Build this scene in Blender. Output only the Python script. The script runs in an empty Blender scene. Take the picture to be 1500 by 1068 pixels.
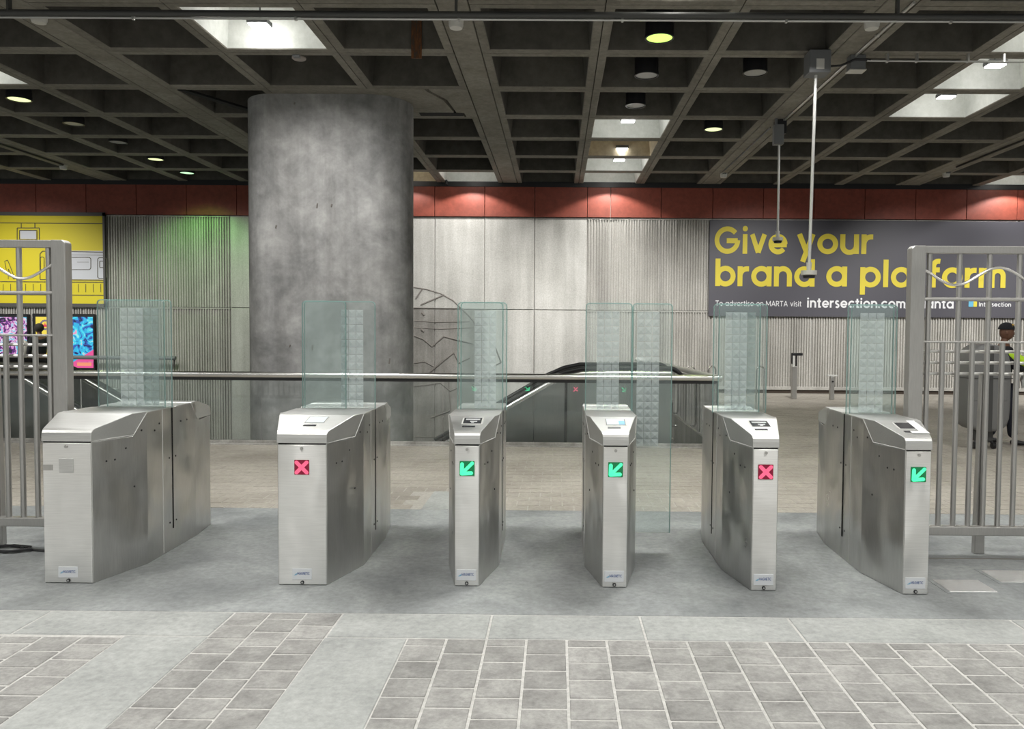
import bpy, bmesh, math, random
from mathutils import Vector, Matrix
random.seed(7)
S = bpy.context.scene
COL = S.collection
PI = math.pi

# ------------------------------------------------------------------ camera
HC = 1.6                    # eye height
FPX = 1120.0
CXP, CYP = 808.0, 522.0     # principal point of the (cropped) photograph
YAW, PITCH, ROLL = math.radians(0.37), math.radians(2.2), 0.0072
fw = Vector((-math.sin(YAW) * math.cos(PITCH), math.cos(YAW) * math.cos(PITCH), -math.sin(PITCH)))
r0 = fw.cross(Vector((0, 0, 1))).normalized()
u0 = r0.cross(fw)
rt = r0 * math.cos(ROLL) + u0 * math.sin(ROLL)
up = u0 * math.cos(ROLL) - r0 * math.sin(ROLL)
CAM = Vector((0, 0, HC))
cd = bpy.data.cameras.new('camera')
cam = bpy.data.objects.new('camera', cd)
COL.objects.link(cam)
cam.matrix_world = Matrix(((rt.x, up.x, -fw.x, 0), (rt.y, up.y, -fw.y, 0), (rt.z, up.z, -fw.z, HC), (0, 0, 0, 1)))
cd.sensor_width = 36
cd.lens = FPX * 36 / 1500
cd.shift_x = (750 - CXP) / 1500
cd.shift_y = (CYP - 534) / 1500
cd.clip_end = 200
S.camera = cam


def ray(px, py):
    return fw + rt * ((px - CXP) / FPX) + up * ((CYP - py) / FPX)


def aty(px, py, Y):         # photograph point -> place on the plane y = Y
    d = ray(px, py)
    return CAM + d * (Y / d.y)


def atz(px, py, z):         # photograph point -> place on the level z
    d = ray(px, py)
    return CAM + d * ((z - HC) / d.z)


# ------------------------------------------------------------------ world, exposure, lights
S.view_settings.view_transform = 'Standard'
S.view_settings.look = 'None'
S.view_settings.gamma = 1
S.view_settings.use_curve_mapping = False
S.view_settings.exposure = 0.0
w = bpy.data.worlds.new('world')
S.world = w
w.use_nodes = True
w.node_tree.nodes['Background'].inputs[0].default_value = (0.95, 1.0, 0.97, 1)
w.node_tree.nodes['Background'].inputs[1].default_value = 0.36


def area(x, y, z, size, power, col=(1, 0.99, 0.95), spread=PI):
    l = bpy.data.lights.new('lamp_light', 'AREA')
    l.shape = 'DISK'
    l.size = size
    l.energy = power
    l.color = col
    l.spread = spread
    o = bpy.data.objects.new('lamp_light', l)
    o.location = (x, y, z)
    COL.objects.link(o)
    return o


# hall lamps in the ceiling before and above the gates (cut off so that they light floors, not far walls)
SP = math.radians(150)
for x, y, p in ((-8.4, 6.3, 95), (-3.6, 6.6, 130), (1.3, 6.6, 125), (6.1, 6.3, 120), (-6.8, 1.6, 105), (-2.1, 1.6, 120), (2.8, 1.6, 120),
                (7.6, 1.6, 105), (-6.0, -4, 100), (0.5, -4, 110), (6.0, -4, 100)):
    area(x, y, 5.0, 1.7, p, spread=SP)


def spot(x, y, z, tx, ty, tz, power, deg, blend=.35, col=(1, .985, .95), size=0.0):
    l = bpy.data.lights.new('unseen_spot', 'SPOT')
    l.energy = power
    l.color = col
    l.spot_size = math.radians(deg)
    l.spot_blend = blend
    l.shadow_soft_size = size
    o = bpy.data.objects.new('unseen_spot', l)
    o.location = (x, y, z)
    o.rotation_euler = (Vector((tx, ty, tz)) - Vector((x, y, z))).to_track_quat('-Z', 'Y').to_euler()
    COL.objects.link(o)


# added unseen spots brighten the wall below the fascia; last-bay lamps scallop the fascia
for x, p in ((-13.0, 1150), (-8.6, 700), (-2.2, 1300), (1.3, 1300), (5.0, 950), (8.8, 1150), (12.5, 1200)):
    spot(x, 14.2, 5.05, x, 18.95, 0.75, p, 78, 1.0)
# added spots: one boosts the flood's light on the pillar, others the far floor
spot(-3.6, 8.4, 5.0, -3.6, 11.8, 2.1, 620, 84, .9)
for x, y, p in ((4.6, 12.2, 55), (9.0, 12.5, 70), (5.0, 16.0, 30), (3.0, 9.2, 90)):
    spot(x, y, 5.08, x, y + .01, 0, p, 150, .6)
for x, p in ((-2.1, 120), (1.26, 130), (10.98, 150), (-3.6, 50)):
    spot(x, 18.25, 5.16, x, 18.42, 0, p, 132, .25)


# ------------------------------------------------------------------ materials
def mat(name, col=(0.5, 0.5, 0.5), rough=0.6, metal=0.0, emit=None, estr=1.0, spec=0.5):
    m = bpy.data.materials.new(name)
    m.use_nodes = True
    b = m.node_tree.nodes['Principled BSDF']
    b.inputs['Base Color'].default_value = (*col, 1)
    b.inputs['Roughness'].default_value = rough
    b.inputs['Metallic'].default_value = metal
    b.inputs['Specular IOR Level'].default_value = spec
    if emit:
        b.inputs['Emission Color'].default_value = (*emit, 1)
        b.inputs['Emission Strength'].default_value = estr
    return m


class N:                    # a few words for node trees
    def __init__(s, m):
        s.t = m.node_tree
        s.b = s.t.nodes['Principled BSDF']
        s.pos = s.t.nodes.new('ShaderNodeNewGeometry').outputs['Position']

    def node(s, t, **k):
        n = s.t.nodes.new(t)
        for a, v in k.items():
            setattr(n, a, v)
        return n

    def link(s, a, b):
        s.t.links.new(a, b)

    def mapped(s, scale, src=None):
        n = s.node('ShaderNodeMapping')
        n.inputs['Scale'].default_value = scale
        s.link(src or s.pos, n.inputs[0])
        return n.outputs[0]

    def noise(s, scale, detail=5, rough=0.6, vec=None, dist=0.0):
        n = s.node('ShaderNodeTexNoise')
        n.inputs['Scale'].default_value = scale
        n.inputs['Detail'].default_value = detail
        n.inputs['Roughness'].default_value = rough
        n.inputs['Distortion'].default_value = dist
        s.link(vec or s.pos, n.inputs['Vector'])
        return n.outputs[0]

    def ramp(s, fac, stops):
        n = s.node('ShaderNodeValToRGB')
        e = n.color_ramp.elements
        while len(e) < len(stops):
            e.new(0.5)
        for el, (p, c) in zip(e, stops):
            el.position = p
            el.color = (*c, 1) if len(c) == 3 else c
        s.link(fac, n.inputs[0])
        return n.outputs[0]

    def mix(s, fac, a, b, mode='MIX'):
        n = s.node('ShaderNodeMix', data_type='RGBA', blend_type=mode)
        for i, v in ((0, fac), (6, a), (7, b)):
            if hasattr(v, 'links'):
                s.link(v, n.inputs[i])
            else:
                n.inputs[i].default_value = v if i == 0 else (*v, 1)
        return n.outputs[2]

    def bump(s, h, strength=0.3, dist=0.01):
        n = s.node('ShaderNodeBump')
        n.inputs['Strength'].default_value = strength
        n.inputs['Distance'].default_value = dist
        s.link(h, n.inputs['Height'])
        s.link(n.outputs[0], s.b.inputs['Normal'])

    def rand(s):
        return s.node('ShaderNodeObjectInfo').outputs['Random']

    def base(s, c):
        s.link(c, s.b.inputs['Base Color'])


def concrete(name, dark, light, scale=1.0, rough=0.85, blotch=0.9, streak=0.0, vary=0.0, fine=35, bump=0.25, spec=0.3, stain=None):
    m = mat(name, light, rough, spec=spec)
    n = N(m)
    big = n.noise(blotch * scale, 7, 0.65, dist=0.4)
    c = n.ramp(big, [(0.3, dark), (0.68, light)])
    f = n.noise(fine, 4, 0.7)
    c = n.mix(0.35, c, n.ramp(f, [(0.3, (0.25,) * 3), (0.7, (0.75,) * 3)]), 'OVERLAY')
    if streak:
        st = n.noise(1.0, 4, 0.6, n.mapped((3.5, 3.5, 0.22)))
        c = n.mix(streak, c, n.ramp(st, [(0.35, (0.25, 0.24, 0.22)), (0.62, (1, 1, 1))]), 'MULTIPLY')
    if stain:
        st = n.noise(0.55, 6, 0.7, dist=0.8)
        c = n.mix(n.ramp(st, [(0.55, (0, 0, 0)), (0.75, (0.6,) * 3)]), c, stain)
    if vary:
        v = n.ramp(n.rand(), [(0, (1 - vary,) * 3), (1, (1, 1, 1))])
        c = n.mix(1.0, c, v, 'MULTIPLY')
    n.base(c)
    if bump:
        n.bump(f, bump, 0.006)
    return m


def steel(name, col=(0.66, 0.655, 0.64), rough=0.3, brush=(1, 1, 90), wave=0.25, grain=0.06, aniso=0.0, rot=0.0):
    m = mat(name, col, rough, 1.0)
    n = N(m)
    if aniso:
        n.b.inputs['Anisotropic'].default_value = aniso
        n.b.inputs['Anisotropic Rotation'].default_value = rot
        tg = n.node('ShaderNodeTangent', direction_type='RADIAL', axis='Z')
        n.link(tg.outputs[0], n.b.inputs['Tangent'])
    g = n.noise(6.0, 3, 0.6, n.mapped(brush))
    n.base(n.ramp(g, [(0.25, tuple(c * 0.86 for c in col)), (0.75, tuple(min(1, c * 1.06) for c in col))]))
    r = n.ramp(n.noise(2.3, 4), [(0.3, (rough - grain,) * 3), (0.7, (rough + grain * 1.6,) * 3)])
    n.link(r, n.b.inputs['Roughness'])
    if wave:
        n.bump(n.noise(3.0, 1.5, 0.4, n.mapped((1, 1, 0.7))), wave, 0.10)
    return m


def glassy(name, tint, milk=0.0, milk_col=(0.7, 0.85, 0.82), gloss=1.0, rough=0.0, thru=0.45):
    m = bpy.data.materials.new(name)
    m.use_nodes = True
    t = m.node_tree
    t.nodes.clear()
    out = t.nodes.new('ShaderNodeOutputMaterial')
    tr = t.nodes.new('ShaderNodeBsdfTransparent')
    tr.inputs[0].default_value = (*tint, 1)
    df0 = t.nodes.new('ShaderNodeBsdfDiffuse')
    df0.inputs[0].default_value = (*milk_col, 1)
    tl = t.nodes.new('ShaderNodeBsdfTranslucent')
    tl.inputs[0].default_value = (*milk_col, 1)
    df = t.nodes.new('ShaderNodeMixShader')
    df.inputs[0].default_value = thru
    t.links.new(df0.outputs[0], df.inputs[1])
    t.links.new(tl.outputs[0], df.inputs[2])
    m1 = t.nodes.new('ShaderNodeMixShader')
    m1.inputs[0].default_value = milk
    t.links.new(tr.outputs[0], m1.inputs[1])
    t.links.new(df.outputs[0], m1.inputs[2])
    gl = t.nodes.new('ShaderNodeBsdfGlossy')
    gl.inputs['Roughness'].default_value = rough
    fr = t.nodes.new('ShaderNodeFresnel')
    fr.inputs[0].default_value = 1.5
    mu = t.nodes.new('ShaderNodeMath')
    mu.operation = 'MULTIPLY'
    mu.inputs[1].default_value = gloss
    t.links.new(fr.outputs[0], mu.inputs[0])
    m2 = t.nodes.new('ShaderNodeMixShader')
    t.links.new(mu.outputs[0], m2.inputs[0])
    t.links.new(m1.outputs[0], m2.inputs[1])
    t.links.new(gl.outputs[0], m2.inputs[2])
    t.links.new(m2.outputs[0], out.inputs[0])
    return m


M = {}
M['slab'] = concrete('floor_slab', (0.17, 0.18, 0.185), (0.335, 0.35, 0.35), 1.0, 0.6, 1.5, fine=24, bump=0.2, spec=0.4, stain=(0.12, 0.125, 0.13))
M['band'] = concrete('pale_floor_band', (0.29, 0.30, 0.293), (0.41, 0.42, 0.41), 1.0, 0.65, 2.2, fine=26, bump=0.15, spec=0.4, stain=(0.27, 0.28, 0.275))
M['mortar'] = concrete('mortar', (0.44, 0.435, 0.42), (0.56, 0.55, 0.53), 1, 0.9, 2.0, bump=0.2)
M['brick'] = concrete('paver', (0.24, 0.235, 0.228), (0.42, 0.415, 0.40), 4.0, 0.7, 1.5, vary=0.25, fine=38, bump=0.8, spec=0.35, stain=(0.19, 0.19, 0.187))
M['brick_far'] = concrete('paver_far', (0.285, 0.26, 0.225), (0.43, 0.40, 0.355), 1.0, 0.6, 1.0, vary=0.10, fine=20, bump=0.3, spec=0.35, stain=(0.24, 0.225, 0.20))
M['mortar_far'] = concrete('mortar_far', (0.36, 0.34, 0.31), (0.46, 0.44, 0.40), 1, 0.8, 1.0, bump=0.1)
M['pillar'] = concrete('pillar_concrete', (0.19, 0.19, 0.19), (0.40, 0.395, 0.39), 1.0, 0.85, 1.5, streak=0.3, fine=5, stain=(0.20, 0.197, 0.19))
M['recess_shade'] = concrete('coffer_recess_shade', (0.085, 0.08, 0.069), (0.14, 0.132, 0.115), 1.0, 0.9, 0.9, vary=0.2, fine=6)  # shade inside the coffers, put into the colour
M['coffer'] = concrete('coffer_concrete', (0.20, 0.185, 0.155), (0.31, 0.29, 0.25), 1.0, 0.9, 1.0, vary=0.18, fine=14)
M['beam'] = concrete('beam_concrete', (0.20, 0.185, 0.155), (0.31, 0.29, 0.25), 1.0, 0.9, 1.3, fine=14)
M['white'] = concrete('white_painted_coffer', (0.60, 0.62, 0.59), (0.70, 0.71, 0.68), 1.0, 0.7, 1.0, fine=10, bump=0.1)
M['cream'] = concrete('cream_painted_coffer', (0.50, 0.43, 0.30), (0.62, 0.54, 0.40), 1.0, 0.7, 1.0, fine=10, bump=0.1)
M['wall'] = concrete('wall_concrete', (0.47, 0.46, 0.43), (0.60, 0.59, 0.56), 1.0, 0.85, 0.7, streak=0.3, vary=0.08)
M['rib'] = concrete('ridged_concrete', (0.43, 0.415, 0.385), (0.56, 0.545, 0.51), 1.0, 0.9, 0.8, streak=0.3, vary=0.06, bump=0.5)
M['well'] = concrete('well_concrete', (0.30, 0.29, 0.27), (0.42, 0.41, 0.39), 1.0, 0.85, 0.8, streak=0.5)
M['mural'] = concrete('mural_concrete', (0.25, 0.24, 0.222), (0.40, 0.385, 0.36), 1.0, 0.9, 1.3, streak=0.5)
M['groove'] = mat('groove_dark', (0.19, 0.175, 0.16), 0.95)
M['red'] = concrete('red_fascia', (0.215, 0.048, 0.03), (0.28, 0.066, 0.042), 1.0, 0.5, 0.8, vary=0.10, fine=8, bump=0.05, spec=0.4)
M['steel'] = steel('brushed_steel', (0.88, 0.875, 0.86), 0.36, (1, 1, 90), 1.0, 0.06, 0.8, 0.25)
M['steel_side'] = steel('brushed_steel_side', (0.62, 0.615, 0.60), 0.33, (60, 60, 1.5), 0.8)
M['lid'] = steel('lid_steel', (0.68, 0.68, 0.67), 0.43, (1.5, 60, 60), 0.0)
M['hatch'] = steel('hatch_steel', (0.88, 0.88, 0.88), 0.42, (3, 40, 3), 0.0, 0.05)
M['fence'] = steel('fence_steel', (0.53, 0.52, 0.505), 0.48, (60, 60, 2), 0.0)
M['tube'] = mat('rail_steel', (0.74, 0.73, 0.71), 0.27, 1.0)
M['rod'] = mat('white_rod', (0.60, 0.60, 0.58), 0.45)
M['wave'] = steel('wave_steel', (0.66, 0.65, 0.63), 0.3, (60, 60, 2), 0.0)
M['clad'] = steel('escalator_steel', (0.36, 0.365, 0.37), 0.34, (16, 16, 0.5), 0.3)
M['rubber'] = mat('black_rubber', (0.012, 0.012, 0.013), 0.4)
M['black'] = mat('black_metal', (0.012, 0.012, 0.014), 0.45)
M['void'] = mat('dark_gap', (0.004, 0.004, 0.004), 0.9)
M['grey'] = mat('grey_paint', (0.16, 0.165, 0.17), 0.5)
M['pipe'] = mat('pipe_paint', (0.055, 0.055, 0.053), 0.5)
M['conduit'] = mat('galvanised_conduit', (0.60, 0.60, 0.58), 0.35, 0.7)
M['offwhite'] = mat('offwhite_plastic', (0.62, 0.61, 0.57), 0.5)
M['detector_tan'] = mat('tan_plastic', (0.33, 0.29, 0.26), 0.6)
M['plate'] = mat('silver_sticker', (0.66, 0.68, 0.71), 0.4)
M['blue'] = mat('blue_ink', (0.05, 0.10, 0.30), 0.5)
M['glass'] = glassy('gate_glass', (0.962, 0.99, 0.986), 0.07, (0.86, 0.99, 0.98), 0.8)
M['edge'] = glassy('glass_edge', (0.70, 0.90, 0.87), 0.4, (0.70, 0.92, 0.89))
M['frost'] = glassy('frosted_pyramid', (0.93, 0.975, 0.98), 0.40, (0.90, 0.99, 1.0), 0.8, 0.10, 0.12)
M['rail_glass'] = glassy('balustrade_glass', (0.935, 0.955, 0.95), 0.05, (0.60, 0.68, 0.66), 1.0)
M['red_dark'] = mat('display_red_dark', (0.05, 0.0, 0.01), 0.3, emit=(0.30, 0.0, 0.03), estr=0.55)
M['red_lit'] = mat('display_red_lit', (0.1, 0.02, 0.03), 0.3, emit=(1.0, 0.13, 0.24), estr=1.15)
M['red_rear'] = mat('rear_red_lit', (0.1, 0.02, 0.03), 0.3, emit=(1.0, 0.10, 0.22), estr=9)
M['green_rear'] = mat('rear_green_lit', (0.02, 0.1, 0.05), 0.3, emit=(0.08, 1.0, 0.45), estr=9)
M['green_dark'] = mat('display_green_dark', (0.0, 0.05, 0.02), 0.3, emit=(0.0, 0.17, 0.05), estr=0.8)
M['green_lit'] = mat('display_green_lit', (0.02, 0.1, 0.05), 0.3, emit=(0.08, 1.0, 0.45), estr=1.3)
M['screen_dark'] = mat('reader_dark', (0.03, 0.03, 0.035), 0.2)
M['screen_icon'] = mat('reader_icon', (0.3, 0.3, 0.3), 0.4, emit=(0.5, 0.52, 0.52), estr=0.5)
M['screen_white'] = mat('reader_lit', (0.3, 0.3, 0.3), 0.2, emit=(0.72, 0.82, 0.84), estr=0.8)
M['screen_blue'] = mat('reader_blue', (0.1, 0.2, 0.3), 0.2, emit=(0.35, 0.65, 0.95), estr=0.9)
M['paper'] = mat('white_paper', (0.85, 0.86, 0.85), 0.6)
M['banner'] = mat('charcoal_banner', (0.075, 0.072, 0.088), 0.5)
M['yellow_ink'] = mat('yellow_ink', (0.68, 0.56, 0.045), 0.6)
M['white_ink'] = mat('white_ink', (0.75, 0.75, 0.77), 0.6)
M['blue_ink'] = mat('sky_blue_ink', (0.12, 0.42, 0.62), 0.6)
M['yellow_banner'] = mat('yellow_banner', (0.72, 0.60, 0.02), 0.55)
M['line_ink'] = mat('line_ink', (0.09, 0.08, 0.05), 0.6)
M['train_ink'] = mat('train_grey_ink', (0.62, 0.63, 0.67), 0.6)
M['frame'] = mat('dark_frame', (0.09, 0.085, 0.08), 0.5)
M['lens_green'] = mat('lamp_lens_green', (0.4, 0.45, 0.3), 0.4, emit=(0.62, 1.0, 0.16), estr=1.3)
M['lens_mint'] = mat('lamp_lens_mint', (0.4, 0.45, 0.4), 0.4, emit=(0.55, 1.0, 0.55), estr=1.2)
M['lens_pale'] = mat('lamp_lens_pale', (0.4, 0.45, 0.3), 0.4, emit=(0.88, 1.0, 0.50), estr=1.15)
M['lens_off'] = mat('lamp_lens_off', (0.42, 0.42, 0.42), 0.35)
M['led'] = mat('led_lens', (0.9, 0.9, 0.9), 0.4, emit=(1, 1, 0.98), estr=12)
M['bin'] = mat('grey_bin_plastic', (0.17, 0.17, 0.17), 0.45)
M['bin_dark'] = mat('bin_seam', (0.06, 0.06, 0.06), 0.6)
M['skin'] = mat('skin', (0.16, 0.075, 0.045), 0.55)
M['cloth_black'] = mat('black_cloth', (0.012, 0.012, 0.016), 0.85)
M['navy'] = mat('navy_cloth', (0.012, 0.014, 0.026), 0.85)
M['hivis'] = mat('hivis_cloth', (0.55, 0.85, 0.03), 0.7)
M['bag'] = mat('white_plastic_bag', (0.72, 0.74, 0.74), 0.45)
M['hair'] = mat('dark_brown_hair', (0.03, 0.024, 0.018), 0.8)
M['shirt_print'] = mat('gold_print', (0.80, 0.50, 0.06), 0.7)
M['backpack'] = mat('cream_backpack', (0.62, 0.60, 0.54), 0.7)
M['rust'] = mat('rust_stain', (0.16, 0.065, 0.025), 0.9)
_n = N(M['rust'])
_n.base(_n.ramp(_n.noise(9, 6, .75, _n.mapped((3, 3, .6))), [(0.38, (0.06, 0.055, 0.045)), (0.5, (0.10, 0.045, 0.02)), (0.62, (0.19, 0.075, 0.025))]))


def blob_material(name, stops, scale, estr, seed):
    m = bpy.data.materials.new(name)
    m.use_nodes = True
    n = N(m)
    v = n.mapped((1, 1, 1))
    n.t.nodes[-1].inputs['Location'].default_value = (seed, seed * 2, seed * 3)
    f = n.noise(scale, 2.5, 0.55, v, 1.6)
    c = n.ramp(f, stops)
    for nd in n.t.nodes:
        if nd.type == 'VALTORGB':
            nd.color_ramp.interpolation = 'CONSTANT'
    n.b.inputs['Base Color'].default_value = (0.02, 0.02, 0.02, 1)
    n.link(c, n.b.inputs['Emission Color'])
    n.b.inputs['Emission Strength'].default_value = estr
    return m


M['ad_one'] = blob_material('screen_art_pink', [(0, (0.01, 0.01, 0.03)), (0.40, (0.15, 0.02, 0.25)), (0.45, (0.75, 0.30, 0.65)), (0.52, (0.85, 0.8, 0.9)), (0.56, (0.15, 0.6, 0.85)), (0.64, (0.01, 0.01, 0.04))], 5.0, 0.9, 3.1)
M['ad_two'] = blob_material('screen_art_cyan', [(0, (0.0, 0.01, 0.08)), (0.38, (0.02, 0.1, 0.5)), (0.45, (0.02, 0.5, 0.85)), (0.54, (0.05, 0.75, 0.95)), (0.62, (0.35, 0.9, 0.9)), (0.67, (0.9, 0.35, 0.6))], 4.5, 0.9, 8.4)
M['ad_yellow'] = mat('screen_yellow', (0.02, 0.02, 0.02), 0.3, emit=(0.95, 0.75, 0.08), estr=0.95)
M['ad_pink'] = mat('screen_pink', (0.02, 0.02, 0.02), 0.3, emit=(0.90, 0.10, 0.35), estr=0.9)
M['ad_orange'] = mat('screen_orange', (0.02, 0.02, 0.02), 0.3, emit=(1.0, 0.35, 0.2), estr=0.9)
M['ad_navy'] = mat('screen_navy', (0.02, 0.02, 0.02), 0.3, emit=(0.05, 0.04, 0.28), estr=0.9)
M['ad_red'] = mat('screen_red', (0.02, 0.02, 0.02), 0.3, emit=(0.85, 0.05, 0.1), estr=0.9)


# ------------------------------------------------------------------ mesh helpers
class MB:
    def __init__(s):
        s.v, s.f = [], []

    def add(s, vs, fs):
        o = len(s.v)
        s.v += [tuple(p) for p in vs]
        s.f += [tuple(i + o for i in f) for f in fs]
        return s

    def box(s, x0, y0, z0, x1, y1, z1):
        return s.add([(x0, y0, z0), (x1, y0, z0), (x1, y1, z0), (x0, y1, z0), (x0, y0, z1), (x1, y0, z1), (x1, y1, z1), (x0, y1, z1)],
                     [(0, 3, 2, 1), (4, 5, 6, 7), (0, 1, 5, 4), (1, 2, 6, 5), (2, 3, 7, 6), (3, 0, 4, 7)])

    def quad(s, a, b, c, d):
        return s.add([a, b, c, d], [(0, 1, 2, 3)])

    def prism(s, pts, f0, f1):          # pts 2D; f0/f1 map a 2D point to 3D on either face
        n = len(pts)
        vs = [f0(p) for p in pts] + [f1(p) for p in pts]
        return s.add(vs, [tuple(range(n)), tuple(range(2 * n - 1, n - 1, -1))] + [(i, i + n, (i + 1) % n + n, (i + 1) % n) for i in range(n)])

    def prism_y(s, pts, y0, y1):
        return s.prism(pts, lambda p: (p[0], y0, p[1]), lambda p: (p[0], y1, p[1]))

    def prism_z(s, pts, z0, z1):
        return s.prism(pts, lambda p: (p[0], p[1], z0), lambda p: (p[0], p[1], z1))

    def tube(s, pts, r, seg=10, cap=True):
        pts = [Vector(p) for p in pts]
        rs = r if isinstance(r, (list, tuple)) else [r] * len(pts)
        o = len(s.v)
        ref = None
        for i, p in enumerate(pts):
            t = (pts[min(i + 1, len(pts) - 1)] - pts[max(i - 1, 0)]).normalized()
            if ref is None:
                ref = t.cross(Vector((0, 0, 1)) if abs(t.z) < 0.9 else Vector((1, 0, 0))).normalized()
            a = (ref - t * ref.dot(t)).normalized()
            ref = a
            b = t.cross(a)
            for k in range(seg):
                an = 2 * PI * k / seg
                s.v.append(tuple(p + (a * math.cos(an) + b * math.sin(an)) * rs[i]))
        for i in range(len(pts) - 1):
            for k in range(seg):
                k2 = (k + 1) % seg
                s.f.append((o + i * seg + k, o + i * seg + k2, o + (i + 1) * seg + k2, o + (i + 1) * seg + k))
        if cap:
            s.f.append(tuple(o + k for k in range(seg - 1, -1, -1)))
            e = o + (len(pts) - 1) * seg
            s.f.append(tuple(e + k for k in range(seg)))
        return s

    def lathe(s, prof, c=(0, 0, 0), seg=24, axis='z'):     # prof: (r, h)
        o = len(s.v)
        for r, h in prof:
            for k in range(seg):
                a = 2 * PI * k / seg
                p = (r * math.cos(a), r * math.sin(a), h)
                if axis == 'y':
                    p = (p[0], p[2], p[1])
                elif axis == 'x':
                    p = (p[2], p[0], p[1])
                s.v.append((c[0] + p[0], c[1] + p[1], c[2] + p[2]))
        for i in range(len(prof) - 1):
            for k in range(seg):
                k2 = (k + 1) % seg
                s.f.append((o + i * seg + k, o + i * seg + k2, o + (i + 1) * seg + k2, o + (i + 1) * seg + k))
        s.f.append(tuple(o + k for k in range(seg - 1, -1, -1)))
        e = o + (len(prof) - 1) * seg
        s.f.append(tuple(e + k for k in range(seg)))
        return s

    def mesh(s, name, m=None, smooth=False, bevel=0.0, seg=2, fix=True):
        me = bpy.data.meshes.new(name)
        me.from_pydata(s.v, [], s.f)
        if fix or bevel:
            bm = bmesh.new()
            bm.from_mesh(me)
            if fix:
                bmesh.ops.recalc_face_normals(bm, faces=bm.faces)
            if bevel:
                es = [e for e in bm.edges if len(e.link_faces) == 2 and e.calc_face_angle(0) > 0.5]
                bmesh.ops.bevel(bm, geom=es, offset=bevel, segments=seg, affect='EDGES', profile=0.5, clamp_overlap=True)
            bm.to_mesh(me)
            bm.free()
        if m:
            me.materials.append(m)
        if smooth:
            me.shade_smooth()
            if hasattr(me, 'set_sharp_from_angle'):
                me.set_sharp_from_angle(angle=math.radians(40))
        return me

    def build(s, name, m, parent=None, **k):
        return link(name, s.mesh(name, m, **k), parent)


def link(name, me, parent=None, loc=None):
    o = bpy.data.objects.new(name, me)
    COL.objects.link(o)
    if parent is not None:
        o.parent = parent
    if loc is not None:
        o.location = loc
    return o


def tag(o, label=None, cat=None, group=None, kind=None):
    for k, v in (('label', label), ('category', cat), ('group', group), ('kind', kind)):
        if v:
            o[k] = v
    return o


def thing(name, loc, label, cat, group=None, rz=0):
    o = bpy.data.objects.new(name, None)
    o.empty_display_size = 0.1
    COL.objects.link(o)
    o.location = loc
    o.rotation_euler.z = rz
    return tag(o, label, cat, group)


def copy_tree(o, parent=None):
    c = o.copy()
    COL.objects.link(c)
    if parent is not None:
        c.parent = parent
    for ch in list(o.children):
        copy_tree(ch, c)
    return c


def struct(o):
    o['kind'] = 'structure'
    return o


# ------------------------------------------------------------------ stroke lettering (geometric sans)
def arc(cx, cy, r, a0, a1, n=18):
    return [(cx + r * math.cos(math.radians(a0 + (a1 - a0) * i / n)), cy + r * math.sin(math.radians(a0 + (a1 - a0) * i / n))) for i in range(n + 1)]


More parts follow.
